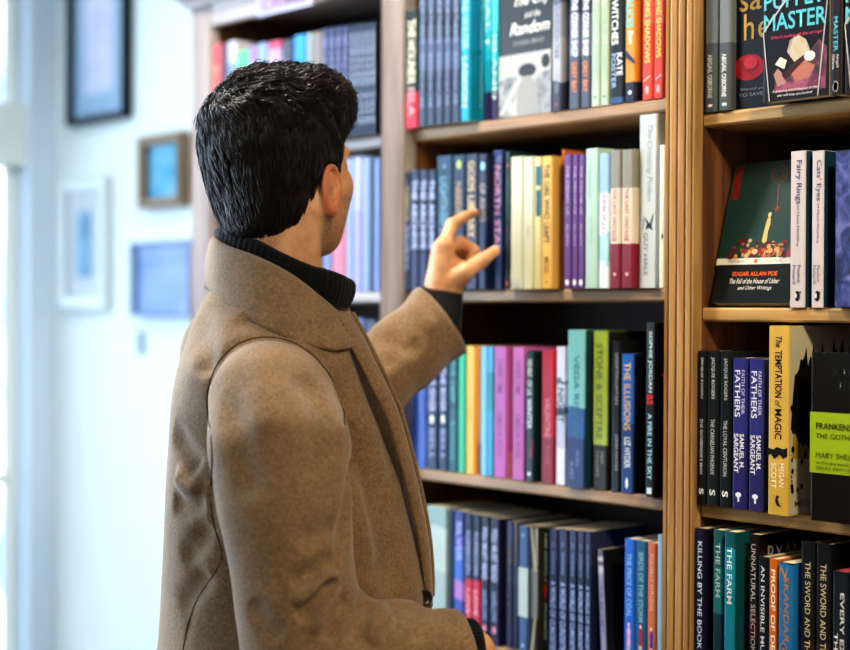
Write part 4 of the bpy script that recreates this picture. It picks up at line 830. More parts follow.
# ---- materials
def cloth(name, c1, c2, scale=260, bump=.6, sheen=.35, rough=.9):
    m, nt, b = newmat(name); N = nt.nodes; L = nt.links; tc = N.new('ShaderNodeTexCoord')
    n1 = N.new('ShaderNodeTexNoise'); n1.inputs['Scale'].default_value = scale; n1.inputs['Detail'].default_value = 6; n1.inputs['Roughness'].default_value = .7
    n2 = N.new('ShaderNodeTexNoise'); n2.inputs['Scale'].default_value = scale*.12; n2.inputs['Detail'].default_value = 4
    cr = N.new('ShaderNodeValToRGB'); e = cr.color_ramp.elements; e[0].position = .34; e[0].color = hexc(c1); e[1].position = .66; e[1].color = hexc(c2)
    mx = N.new('ShaderNodeMix'); mx.inputs[0].default_value = .18; L.new(tc.outputs['Object'], n1.inputs['Vector']); L.new(tc.outputs['Object'], n2.inputs['Vector'])
    L.new(n1.outputs['Fac'], mx.inputs[2]); L.new(n2.outputs['Fac'], mx.inputs[3]); L.new(mx.outputs[0], cr.inputs[0]); L.new(cr.outputs[0], b.inputs['Base Color'])
    bp = N.new('ShaderNodeBump'); bp.inputs['Strength'].default_value = bump; bp.inputs['Distance'].default_value = .0015; L.new(n1.outputs['Fac'], bp.inputs['Height']); L.new(bp.outputs[0], b.inputs['Normal'])
    b.inputs['Roughness'].default_value = rough; b.inputs['Sheen Weight'].default_value = sheen; b.inputs['Sheen Roughness'].default_value = .5; b.inputs['Specular IOR Level'].default_value = .1
    return m
WOOL = cloth('camel_wool', '#654f39', '#967b5d'); KNIT = cloth('black_knit', '#0a0b0e', '#181a1f', 300, .3, .15); DENIM = cloth('dark_trouser_cloth', '#15181f', '#22262e', 300)
SEAM = flat('#2c1f15', .9, .1)
m, nt, b = newmat('skin'); N = nt.nodes; L = nt.links; tc = N.new('ShaderNodeTexCoord')
n1 = N.new('ShaderNodeTexNoise'); n1.inputs['Scale'].default_value = 45; n1.inputs['Detail'].default_value = 5; L.new(tc.outputs['Object'], n1.inputs['Vector'])
cr = N.new('ShaderNodeValToRGB'); e = cr.color_ramp.elements; e[0].position = .3; e[0].color = hexc('#c69068'); e[1].position = .7; e[1].color = hexc('#e2b086'); L.new(n1.outputs['Fac'], cr.inputs[0])
at = N.new('ShaderNodeAttribute'); at.attribute_name = 'stubble'; mx = N.new('ShaderNodeMix'); mx.data_type = 'RGBA'
n2 = N.new('ShaderNodeTexNoise'); n2.inputs['Scale'].default_value = 900; n2.inputs['Detail'].default_value = 2; L.new(tc.outputs['Object'], n2.inputs['Vector'])
mr = N.new('ShaderNodeMapRange'); mr.inputs[1].default_value = .40; mr.inputs[2].default_value = .56; L.new(n2.outputs['Fac'], mr.inputs[0]); mm = N.new('ShaderNodeMath'); mm.operation = 'MULTIPLY'; L.new(mr.outputs[0], mm.inputs[0]); L.new(at.outputs['Fac'], mm.inputs[1])
L.new(mm.outputs[0], mx.inputs[0]); L.new(cr.outputs[0], mx.inputs[6]); mx.inputs[7].default_value = hexc('#3a261c')
at2 = N.new('ShaderNodeAttribute'); at2.attribute_name = 'ear_red'; mx2 = N.new('ShaderNodeMix'); mx2.data_type = 'RGBA'; L.new(at2.outputs['Fac'], mx2.inputs[0]); L.new(mx.outputs[2], mx2.inputs[6]); mx2.inputs[7].default_value = hexc('#c86a50')  # ears tinted redder than the other skin
L.new(mx2.outputs[2], b.inputs['Base Color'])
b.inputs['Roughness'].default_value = .48; b.inputs['Subsurface Weight'].default_value = .12; b.inputs['Subsurface Radius'].default_value = (.012, .005, .003); b.inputs['Subsurface Scale'].default_value = .5
bp = N.new('ShaderNodeBump'); bp.inputs['Strength'].default_value = .12; bp.inputs['Distance'].default_value = .0008; L.new(n2.outputs['Fac'], bp.inputs['Height']); L.new(bp.outputs[0], b.inputs['Normal'])
SKIN = m
# ---- body: head and neck, hands, and a simple trunk and legs inside the clothes, one mesh
FLOOR0 = P(300, 400, 2.12); fx, fy = FLOOR0[0], FLOOR0[1]
def legs(p, gr=0.0):
    d = None
    for s in (-1, 1):
        hip = np.array([fx, fy, .92])+tl*.09*s; kn = np.array([fx+.02+.03*s, fy, .50])+tl*.10*s; an = np.array([fx-.02+.05*s, fy, .09])+tl*.11*s
        e = chain(p, [hip, kn, an], [.088+gr, .060+gr, .045+gr], .03); d = e if d is None else smin(d, e, .03)
    return d
pieces = []
v1, f1_ = surface_nets(lambda p: smin(head_sdf(p), neck_sdf(p), .022), HC+np.array([-.16, -.16, -.23]), HC+np.array([.16, .16, .15]), .0021)
v2, f2_ = surface_nets(hand_l, P(405, 330, 2.33)-np.array([0, .02, .0]), P(505, 200, 2.51)+np.array([.0, .02, .0]), .0016)
lo = P(415, 800, 1.90); hi = P(520, 610, 2.06); v3, f3_ = surface_nets(hand_r, lo, hi, .0028)
def inner(p): return smin(smin(trunk(p, .022), legs(p), .02), smin(chain(p, [a for a, _ in ARMR]+[FORER[1][0], FORER[2][0]], [.05]*6+[.035, .03], .02), chain(p, [a for a, _ in ARML][:6], [.05, .05, .045, .035, .03, .028], .02), .01), .01)
v4, f4_ = surface_nets(inner, (fx-.36, fy-.42, .03), (fx+.36, fy+.42, 1.52), .014)
off = 0; VV = []; FF = []
for v, f in ((v1, f1_), (v2, f2_), (v3, f3_), (v4, f4_)): VV.append(v); FF.append(f+off); off += len(v)
base = np.array([fx, fy, 0.0])
person = mesh_np('person', np.concatenate(VV)-base, np.concatenate(FF), SKIN)
person.rotation_euler = (0, 0, YAW); person.location = (LW.T@base).tolist()
allv = np.concatenate(VV); q = hl(allv)
beard = np.clip((-.030-q[:, 2])/.02, 0, 1)*np.clip((q[:, 0]+.012)/.02, 0, 1)*np.clip((q[:, 2]+.150)/.02, 0, 1)
side = np.clip((.02-q[:, 2])/.03, 0, 1)*np.clip((q[:, 0]-.012)/.01, 0, 1)*np.clip((.040-q[:, 0])/.012, 0, 1)*np.clip((np.abs(q[:, 1])-.045)/.01, 0, 1)
nape = np.clip((-.045-q[:, 0])/.02, 0, 1)*np.clip((q[:, 2]+.15)/.03, 0, 1)*.55
st_ = np.clip(np.maximum(np.maximum(beard*.55, side*.8), nape), 0, 1); st_[len(v1):] = 0
eard = np.clip((np.abs(q[:, 1])-.078)/.008, 0, 1)*.75; eard[len(v1):] = 0; st_ *= (eard < .2)
for nm, arr in (('stubble', st_), ('ear_red', eard)):
    a_ = person.data.attributes.new(nm, 'FLOAT', 'POINT'); a_.data.foreach_set('value', arr.astype(np.float32))
tag(person, 'dark-haired man in a camel wool overcoat, seen from behind, reaching to a shelf', 'person')
def child(name, v, f, mat, parent=None, smooth=True): return mesh_np(name, np.asarray(v)-base, f, mat, parent or person, smooth)
# finger nails
def nail(H, k, r, side_dir):
    a, b_ = H[k][2], H[k][3]; ax = nrm(b_-a); n = nrm(side_dir-ax*(side_dir@ax)); s = np.cross(ax, n); v = []; f = []
    for i in range(5):
        for j in range(5):
            u, w = i/4*2-1, j/4*2-1; ww = r*.72*math.sqrt(max(0, 1-.15*u*u)); v.append(b_-ax*.001+ax*u*r*.75+s*w*ww+n*(r*1.0-(w*w)*r*.28-.0004))
    for i in range(4):
        for j in range(4): f.append((i*5+j, i*5+j+1, i*5+j+6, i*5+j+5))
    child('fingernail', v, np.array(f), flat('#d9aa94', .3, .5))
nail(LH, 'index', .0070, np.array([-.5, .25, .9])); nail(LH, 'thumb', .0082, np.array([-.1, -.6, .8]))
# ---- coat
lo = np.array([fx-.38, fy-.33, .60]); hi = np.array([P(490, 400, 2.1)[0]+.02, fy+.42, P(250, 262, 2.1)[2]+.03])
vc, fc = surface_nets(coat_sdf, lo, hi, .0042)
coat = child('overcoat', vc, fc, WOOL)
coat['label'] = 'camel wool overcoat with a turned-up collar'
def tube(name, pts, r, mat, parent, n=6):
    pts = np.array(pts); v = []; f = []
    for i, p in enumerate(pts):
        t = nrm(pts[min(i+1, len(pts)-1)]-pts[max(i-1, 0)]); a = nrm(np.cross(t, [.3, .2, 1])); b_ = np.cross(t, a)
        for k in range(n): v.append(p+r*(a*math.cos(2*math.pi*k/n)+b_*math.sin(2*math.pi*k/n)))
    for i in range(len(pts)-1):
        for k in range(n): f.append((i*n+k, i*n+(k+1) % n, (i+1)*n+(k+1) % n, (i+1)*n+k))
    return child(name, v, np.array(f), mat, parent)
for nm, pl in (('armhole_seam', ARMHOLE), ('back_seam', BACKSEAM), ('side_seam', SIDESEAM)):
    q = on_coat(pl, 60, coat_sdf)
    if len(q) > 3: tube(nm, q+np.array([0, .0003, 0]), .0008, SEAM, coat)
# ---- sheets (collar, lapel): grid of points thickened
def sheet(name, rows, mat, parent, th=.004, seg=None):
    R = np.array(rows); nu, nv = R.shape[:2]; du = np.gradient(R, axis=0); dv = np.gradient(R, axis=1); n = np.cross(du, dv); n /= np.linalg.norm(n, axis=2, keepdims=True)+1e-9
    v = np.concatenate([(R+n*th/2).reshape(-1, 3), (R-n*th/2).reshape(-1, 3)]); K = nu*nv; f = []
    for i in range(nu-1):
        for j in range(nv-1):
            a = i*nv+j; f.append((a, a+nv, a+nv+1, a+1)); f.append((K+a, K+a+1, K+a+nv+1, K+a+nv))
    for i in range(nu-1):
        for j in (0, nv-1):
            a = i*nv+j; q = (a, K+a, K+a+nv, a+nv); f.append(q if j == 0 else q[::-1])
    for j in range(nv-1):
        for i in (0, nu-1):
            a = i*nv+j; q = (a, a+1, K+a+1, K+a); f.append(q if i == 0 else q[::-1])
    return child(name, v, np.array(f), mat, parent)
# collar ring: control stations around the neck, near-front -> back -> far-front
# each: inner stand bottom, top fold, outer leaf edge   (photo x, y, depth)
COL = [  # stand           fold                 leaf
 ((336, 322, 2.035), (344, 318, 2.028), (350, 348, 2.000)),
 ((318, 300, 2.025), (322, 299, 2.016), (330, 350, 1.975)),
 ((290, 288, 2.025), (291, 275, 2.010), (290, 340, 1.965)),
 ((262, 278, 2.045), (258, 258, 2.028), (252, 322, 1.985)),
 ((236, 270, 2.085), (228, 247, 2.068), (221, 304, 2.045)),
 ((226, 265, 2.140), (213, 238, 2.135), (208, 289, 2.130)),
 ((232, 262, 2.190), (217, 238, 2.205), (209, 290, 2.215)),
 ((256, 266, 2.230), (246, 244, 2.245), (240, 300, 2.270)),
 ((290, 280, 2.230), (290, 262, 2.245), (290, 318, 2.280)),
 ((320, 298, 2.190), (324, 286, 2.200), (330, 330, 2.240)),
 ((342, 318, 2.140), (348, 308, 2.140), (356, 345, 2.160)),
]
S0 = spline([P(*c[0]) for c in COL], 60); S1 = spline([P(*c[1]) for c in COL], 60); S2 = spline([P(*c[2]) for c in COL], 60)
rows = []
for a, b_, c in zip(S0, S1, S2):
    mid = (a+c)/2; up = b_-mid; row = []
    outd = nrm(c-a); 
    for t in np.linspace(0, 1, 6): row.append(a+(b_-a)*t-0*up)
    for t in np.linspace(0, 1, 14)[1:]:
        p = b_+(c-b_)*t; bulge = math.sin(math.pi*min(1, t*1.15))*.010 if t < .87 else 0
        hz = np.array([b_[0]-P(275, 270, 2.13)[0], b_[1]-P(275, 270, 2.13)[1], 0]); row.append(p+nrm(hz)*(.004*math.sin(math.pi*t)))
    rows.append(row)
rows = np.array(rows)
sheet('collar', rows, WOOL, coat, .0042)
# lapel facing: the front edge folded back, from the collar notch down to the button
OUT = spline([P(348, 312, 2.045), P(364, 342, 2.03), P(383, 380, 2.03), (P(397, 412, 2.035)), P(408, 450, 2.05), P(420, 500, 2.06), P(428, 545, 2.07), P(431, 585, 2.08), P(431, 606, 2.09)], 50)
INN = spline([P(338, 318, 2.012), P(350, 345, 2.004), P(369, 382, 2.010), P(386, 416, 2.020), P(398, 454, 2.034), P(411, 503, 2.045), P(420, 547, 2.057), P(425, 585, 2.065), P(427, 606, 2.085)], 50)
rows = []
for i, (a, b_) in enumerate(zip(OUT, INN)):
    rows.append([b_+(a-b_)*t+np.array([.0, -.006*math.sin(math.pi*t), .0]) for t in np.linspace(0, 1, 9)])
sheet('lapel', rows, WOOL, coat, .005)
# far lapel behind
OUT2 = OUT+np.array([.004, .07, 0]); INN2 = OUT+np.array([-.03, .10, 0])
sheet('lapel', [[b_+(a-b_)*t for t in np.linspace(0, 1, 7)] for a, b_ in zip(OUT2, INN2)], WOOL, coat, .005)
# button
def button(c, n, r=.011):
    n = nrm(n); a = nrm(np.cross(n, [0, .2, 1])); b_ = np.cross(n, a); v = []; f = []; N_ = 24
    prof = [(0, .0012), (.35, .0012), (.7, .0020), (.85, .0034), (1.0, .0026), (1.0, 0)]
    for (pr, ph) in prof:
        for k in range(N_): v.append(c+n*ph+r*pr*(a*math.cos(2*math.pi*k/N_)+b_*math.sin(2*math.pi*k/N_)))
    for i in range(len(prof)-1):
        for k in range(N_): f.append((i*N_+k, i*N_+(k+1) % N_, (i+1)*N_+(k+1) % N_, (i+1)*N_+k))
    return child('button', v, np.array(f), flat('#15100c', .35, .5), coat)
bc = march(coat_base, 424, 598)
button(bc if bc is not None else P(424, 598, 2.06), np.array([.45, -1, .1]))
# ---- black ribbed sweater: collar ring and cuffs
NK = [  # photo x, y, depth of the top edge; then of the lower edge
 ((354, 283, 2.085), (346, 308, 2.07)), ((338, 276, 2.045), (332, 306, 2.035)), ((312, 269, 2.030), (306, 300, 2.028)), ((285, 258, 2.035), (280, 290, 2.03)), ((255, 244, 2.05), (252, 280, 2.055)),
 ((230, 236, 2.085), (230, 272, 2.095)), ((216, 231, 2.15), (224, 268, 2.15)), ((228, 234, 2.205), (234, 268, 2.20)), ((256, 242, 2.235), (260, 276, 2.23)), ((290, 256, 2.235), (290, 288, 2.23)), ((322, 270, 2.205), (318, 298, 2.20)), ((348, 282, 2.15), (340, 306, 2.14)), ((354, 284, 2.11), (346, 308, 2.095))]
A0 = spline([P(*c[0]) for c in NK], 220); A1 = spline([P(*c[1]) for c in NK], 220)
cc = (A0.mean(0)+A1.mean(0))/2
rows = []
for i, (a, b_) in enumerate(zip(A0, A1)):
    hz = a-cc; hz[2] = 0; hz = nrm(hz); rib = .0013*math.sin(i*1.7); row = []
    inn = a-hz*.016; 
    for t in np.linspace(0, 1, 5): row.append((inn+np.array([0, 0, -.03]))*(1-t)+(inn)*t-hz*rib*.5)
    for t in (.3, .6, .85): row.append(inn+(a-inn)*t+np.array([0, 0, .0045*math.sin(math.pi*t)])+hz*rib)
    for t in np.linspace(0, 1, 7): row.append(a+(b_-a)*t+hz*(.004*math.sin(math.pi*t)+rib))
    rows.append(row)
swt = sheet('sweater_collar', rows, KNIT, person, .003); swt['label'] = 'black ribbed knit collar'
def cuff(name, a, b_, ra, rb, mat, parent, ribs=46, rib=.0009, roll=.004):
    a, b_ = np.array(a), np.array(b_); t = nrm(b_-a); x = nrm(np.cross(t, [0, 0, 1])); y = np.cross(t, x); rows = []
    N_ = ribs*4
    for k in range(N_+1):
        an = 2*math.pi*k/N_; rr_ = rib*math.sin(ribs*an); dr = x*math.cos(an)+y*math.sin(an); row = []
        for s in np.linspace(0, 1, 8): row.append(a+(b_-a)*s+dr*(ra+(rb-ra)*s+rr_))
        row.append(b_+t*.0015+dr*(rb-.002)); row.append(b_+dr*(rb-.0045)); row.append(b_-t*.02+dr*(rb-.005)); rows.append(row)
    return sheet(name, rows, mat, parent, .0012)
cuff('sweater_cuff', P(433, 332, 2.35), P(443, 290, 2.392), .041, .0300, KNIT, person)
cuff('sweater_cuff', P(436, 651, 1.95), P(473.5, 649, 1.969), .041, .037, KNIT, person)
tube('sleeve_hem', [cutL_p+(nrm(np.cross(cutL_n, [0, 0, 1]))*math.cos(a)+np.cross(cutL_n, nrm(np.cross(cutL_n, [0, 0, 1])))*math.sin(a))*.0535 for a in np.linspace(0, 2*math.pi, 40)], .0026, WOOL, coat, 8)
# ---- trousers and shoes, below the frame
vt_, ft_ = surface_nets(lambda p: smax(legs(p, .016), .06-p[:, 2], .01), (fx-.3, fy-.3, .03), (fx+.3, fy+.3, 1.05), .011)
child('trousers', vt_, ft_, DENIM)
for s in (-1, 1):
    an = np.array([fx-.02+.05*s, fy, 0])+tl*.11*s
    def shoe(p): return smax(smin(cap(p, an+np.array([-.03, 0, .045]), an+tf*.17+np.array([0, 0, .032]), .046, .036), cap(p, an+np.array([0, 0, .06]), an+np.array([0, 0, .10]), .045, .045), .02), .002-p[:, 2], .004)
    vs, fs = surface_nets(shoe, an+np.array([-.12, -.12, -.02]), an+np.array([.26, .18, .17]), .006); child('shoe', vs, fs, flat('#1c120c', .35, .5))
# ---- hair: a close cap plus many wavy locks following the scalp
def cap_sdf(p):
    q = hl(p)
    d = elp(q, (-.024, 0, .022), (.108, .086, .100))
    d = smin(d, elp(q, (-.038, 0, -.042), (.066, .070, .084)), .025)
    d = smin(d, elp(q, (.032, .012, .078), (.060, .062, .048)), .03)
    d = d+.0022*noise3(p, 70, 5)+.0012*noise3(p, 160, 6)
    s = np.abs(q[:, 1])
    # hairline planes: face, sideburn in front of the ear, round the ear, nape
    face = (q[:, 0]-.030)*1.0-(q[:, 2]-.030)*1.15+0*s          # >0 : in front of / below the line
    f1 = q[:, 0]-np.interp(q[:, 2], [-.05, 0, .03, .05, .07], [.040, .044, .052, .072, .14])
    d = smax(d, f1*.8, .008)
    f2 = np.interp(q[:, 0], [-.10, -.05, -.02, .0, .015, .05], [-.132, -.122, -.098, -.062, -.034, -.030])-q[:, 2]
    d = smax(d, f2, .006)
    ear = elp(np.stack([q[:, 0], s, q[:, 2]], 1), (.006, .092, -.041), (.023, .028, .037))
    d = smax(d, -ear, .004)
    return d
vh, fh = surface_nets(cap_sdf, HC+np.array([-.16, -.16, -.16]), HC+np.array([.16, .16, .18]), .0032)
m, nt, b = newmat('dark_hair'); N = nt.nodes; L = nt.links
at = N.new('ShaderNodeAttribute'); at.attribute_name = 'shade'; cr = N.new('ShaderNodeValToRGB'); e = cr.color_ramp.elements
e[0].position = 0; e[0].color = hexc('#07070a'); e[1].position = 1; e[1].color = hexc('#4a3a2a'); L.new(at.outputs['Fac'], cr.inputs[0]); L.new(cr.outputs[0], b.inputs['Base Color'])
b.inputs['Roughness'].default_value = .30; b.inputs['Specular IOR Level'].default_value = .55; b.inputs['Sheen Weight'].default_value = .0
HAIR = m
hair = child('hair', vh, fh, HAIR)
hair['label'] = 'short wavy near-black hair'
a_ = hair.data.attributes.new('shade', 'FLOAT', 'POINT'); a_.data.foreach_set('value', np.full(len(vh), .05, np.float32))
def grad(fn, p, e=.0015):
    g = np.stack([fn(p+np.eye(3)[i]*e)-fn(p-np.eye(3)[i]*e) for i in range(3)], 1); return g/(np.linalg.norm(g, axis=1, keepdims=True)+1e-9)
hr_rng = np.random.default_rng(11)
NS = 15000
pk = hr_rng.integers(0, len(vh), NS*2); start = vh[pk]+hr_rng.normal(size=(NS*2, 3))*.0015
qs = hl(start); keep = (cap_sdf(start) > -.006); start = start[keep][:NS]; qs = hl(start); NS = len(start)
n0 = grad(cap_sdf, start)
nl = n0@HR.T
ok = nl[:, 2] > -.75; start = start[ok]; qs = qs[ok]; n0 = n0[ok]; NS = len(start)
topness = np.clip((qs[:, 2]-.045)/.05, 0, 1)[:, None]
frontness = np.clip((qs[:, 0]-.0)/.07, 0, 1)[:, None]
crown = np.array([-.060, -.03, .150])
rad = qs-crown; rad /= np.linalg.norm(rad, axis=1, keepdims=True)+1e-9
down = np.array([[-.10, 0, -1.]])
fwd = np.array([[1., .25, .05]])
dirL = rad*.9*(.35+.65*(1-topness))+down*(1-topness)*.9+fwd*topness*.9
dirL[:, 1] += .0
dirL += hr_rng.normal(size=dirL.shape)*(.16+.25*topness*frontness)
# gentle swirls shared by neighbours so that locks form
sw_n = noise3(start, 45, 21); sw2 = noise3(start, 110, 22)
dW = dirL@HR
dW -= n0*np.sum(dW*n0, 1, keepdims=True); dW /= np.linalg.norm(dW, axis=1, keepdims=True)+1e-9
sideW = np.cross(n0, dW); K = 9
Ls = (.034+.014*topness[:, 0]+.012*frontness[:, 0]*topness[:, 0])*(.7+.6*hr_rng.random(NS))
lift = (.0014+.0060*topness[:, 0]+.006*frontness[:, 0])*hr_rng.random(NS)
wamp = (.0008+.0036*topness[:, 0]+.0022*frontness[:, 0]*topness[:, 0])
ph = sw_n*5+sw2*2.0+hr_rng.normal(size=NS)*.22
freq = 1.5+1.3*frontness[:, 0]*topness[:, 0]
pts = []; cur = start-n0*.001; d_ = dW.copy()
turn = .8*sw_n
for k in range(K):
    u = k/(K-1)
    off_ = (np.sin(ph+u*freq*6.28)-np.sin(ph))*wamp
    hgt = lift*math.sin(math.pi*min(1, u*.9))+wamp*.5*(1+np.cos(ph*1.3+u*freq*6.28))*.5
    pts.append(cur+sideW*off_[:, None]+n0*hgt[:, None])
    d_ = d_+sideW*(turn*.10)[:, None]; d_ /= np.linalg.norm(d_, axis=1, keepdims=True)
    cur = cur+d_*(Ls/(K-1))[:, None]
    dd = cap_sdf(cur); g = grad(cap_sdf, cur) if k % 3 == 0 else g_
    g_ = g
    cur = cur-g*(dd-.0008)[:, None]*.7
pts = np.array(pts)                       # K,NS,3
G = hr_rng.choice(NS, 1300, replace=False); near_ = np.empty(NS, int)
for i in range(0, NS, 2000): near_[i:i+2000] = G[np.argmin(((start[i:i+2000, None]-start[None, G])**2).sum(-1), 1)]
gp = pts[:, near_]; off0 = start-start[near_]
for k in range(K):
    u = k/(K-1); w = .66*min(1, u*1.5+.1); pts[k] = pts[k]*(1-w)+(gp[k]+off0*(.30+.2*(1-u)))*w
clump = hr_rng.random(NS)[near_]
fly = hr_rng.random(NS) < .05
for k in range(K): pts[k][fly] += n0[fly]*(k/(K-1))**2*(.004+.010*topness[fly])*hr_rng.random((fly.sum(), 1))
r0 = (.00036+.00024*hr_rng.random(NS))*(1+.5*topness[:, 0])
V_ = []; 
for k in range(K):
    u = k/(K-1); t = pts[min(k+1, K-1)]-pts[max(k-1, 0)]; t /= np.linalg.norm(t, axis=1, keepdims=True)+1e-9
    a1 = np.cross(t, n0); a1 /= np.linalg.norm(a1, axis=1, keepdims=True)+1e-9; a2 = np.cross(a1, t)
    rr_ = r0*(1-.75*u**1.5)
    for j in range(3):
        an = 2*math.pi*j/3+.5; V_.append(pts[k]+(a1*math.cos(an)*1.5+a2*math.sin(an))*rr_[:, None])
V_ = np.array(V_).transpose(1, 0, 2)      # NS, K*3, 3
fi = []
for k in range(K-1):
    for j in range(3): fi.append((k*3+j, k*3+(j+1) % 3, (k+1)*3+(j+1) % 3, (k+1)*3+j))
fi = np.array(fi); Fh = (fi[None]+(np.arange(NS)*K*3)[:, None, None]).reshape(-1, 4)
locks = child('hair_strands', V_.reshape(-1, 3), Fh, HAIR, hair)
locks['kind'] = 'stuff'
a_ = locks.data.attributes.new('shade', 'FLOAT', 'POINT'); sh = np.clip(.02+.15*hr_rng.random(NS)**2+.15*clump**2+.85*(topness[:, 0]*frontness[:, 0])**.7*clump, 0, 1)  # highlight on the top front locks is painted in as lighter strands
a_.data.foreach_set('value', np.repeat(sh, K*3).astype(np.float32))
# ------------------------------------------------------------ the room
YW = YB+.012
XL = onY(52, 309, YW).x          # corner with the window wall
def wallmat(name, h, rough=.85):
    m, nt, b = newmat(name); nz = nt.nodes.new('ShaderNodeTexNoise'); nz.inputs['Scale'].default_value = 3; nz.inputs['Detail'].default_value = 4
    cr = nt.nodes.new('ShaderNodeValToRGB'); e = cr.color_ramp.elements; c = hexc(h); e[0].color = (c[0]*.93, c[1]*.93, c[2]*.94, 1); e[1].color = c; e[0].position = .3; e[1].position = .7
    nt.links.new(nz.outputs['Fac'], cr.inputs[0]); nt.links.new(cr.outputs[0], b.inputs['Base Color']); b.inputs['Roughness'].default_value = rough
    bp = nt.nodes.new('ShaderNodeBump'); bp.inputs['Strength'].default_value = .08; n2 = nt.nodes.new('ShaderNodeTexNoise'); n2.inputs['Scale'].default_value = 180; nt.links.new(n2.outputs['Fac'], bp.inputs['Height']); nt.links.new(bp.outputs[0], b.inputs['Normal'])
    return m
WALL = wallmat('painted_plaster', '#d2dbda'); CEIL = wallmat('ceiling_paint', '#cfcabd')
def struct(o): o['kind'] = 'structure'; return o
XR = 2.6; YN = -1.9; ZT = 2.75
struct(box('wall_back', XL-.1, XR, YW, YW+.1, 0, ZT, WALL, bev=0))
m, nt, b = newmat('oak_floorboards')
tc = nt.nodes.new('ShaderNodeTexCoord'); br = nt.nodes.new('ShaderNodeTexBrick'); br.inputs['Scale'].default_value = 1; br.inputs['Brick Width'].default_value = 1.2; br.inputs['Row Height'].default_value = .12; br.inputs['Mortar Size'].default_value = .003
br.inputs['Color1'].default_value = hexc('#8a6238'); br.inputs['Color2'].default_value = hexc('#7a5530'); br.inputs['Mortar'].default_value = hexc('#2c1c10')
nt.links.new(tc.outputs['Object'], br.inputs['Vector']); nt.links.new(br.outputs[0], b.inputs['Base Color']); b.inputs['Roughness'].default_value = .4
struct(box('floor', XL-.1, XR, YN, YW+.1, -.1, 0, m, bev=0))
struct(box('ceiling', XL-.1, XR, YN, YW+.1, ZT, ZT+.1, CEIL, bev=0))
struct(box('baseboard_back', XL+.02, X_L0-.03, YW-.018, YW, 0, .14, flat('#d8dcdc', .5)))
# window wall on the left, with a deep reveal, two lights and a transom
wy1 = onX(27, 309, XL).y; wy0 = -1.2
struct(box('wall_left', XL-.12, XL, YN, wy0, 0, ZT, WALL, bev=0))
p = struct(box('trim_1', XL-.12, XL+.012, wy1, YW, 0, ZT, flat('#cfe2f4', .6)))
zs, zt = .45, 2.5
struct(box('wall_left.001', XL-.12, XL, wy0, wy1, 0, zs, WALL, bev=0)); struct(box('wall_left.002', XL-.12, XL, wy0, wy1, zt, ZT, WALL, bev=0))
win = struct(box('window_1', XL-.10, XL-.05, wy0, wy1, zs, zs+.05, flat('#e8eef0', .5)))
zb = onX(10, 132, XL).z
FR = flat('#e4ece8', .5)
box('transom', XL-.10, XL+.0, wy0, wy1, zb-.085, zb+.075, FR, win)
n = 4
for i in range(n+1):
    y = wy0+(wy1-wy0)*i/n; box('mullion', XL-.09, XL-.05, max(wy0, y-.025), min(wy1, y+.025), zs, zt, FR, win)
box('glazing_bar', XL-.085, XL-.055, wy0, wy1, 1.02, 1.05, FR, win)
mg, ntg, bg_ = newmat('window_glass'); bg_.inputs['Transmission Weight'].default_value = 1; bg_.inputs['Roughness'].default_value = 0; bg_.inputs['IOR'].default_value = 1.01
box('pane', XL-.072, XL-.068, wy0, wy1, zs, zt, mg, win, bev=0)
struct(box('window_sill', XL-.05, XL+.10, wy0, wy1, zs-.03, zs, FR, bev=.004))
# the street outside: a mottled facade that glows in place of daylight behind the panes
m, nt, b = newmat('glowing_facade'); tc = nt.nodes.new('ShaderNodeTexCoord'); nz = nt.nodes.new('ShaderNodeTexNoise'); nz.inputs['Scale'].default_value = 2.2
cr = nt.nodes.new('ShaderNodeValToRGB'); e = cr.color_ramp.elements; e[0].position = .38; e[0].color = hexc('#7fa8dc'); e[1].position = .55; e[1].color = (1, 1, 1, 1)
nt.links.new(tc.outputs['Object'], nz.inputs['Vector']); nt.links.new(nz.outputs['Fac'], cr.inputs[0]); nt.links.new(cr.outputs[0], b.inputs['Base Color']); nt.links.new(cr.outputs[0], b.inputs['Emission Color']); b.inputs['Emission Strength'].default_value = 4
struct(box('exterior_facade', XL-4.2, XL-4, -6, 7, -1, 6, m, bev=0))
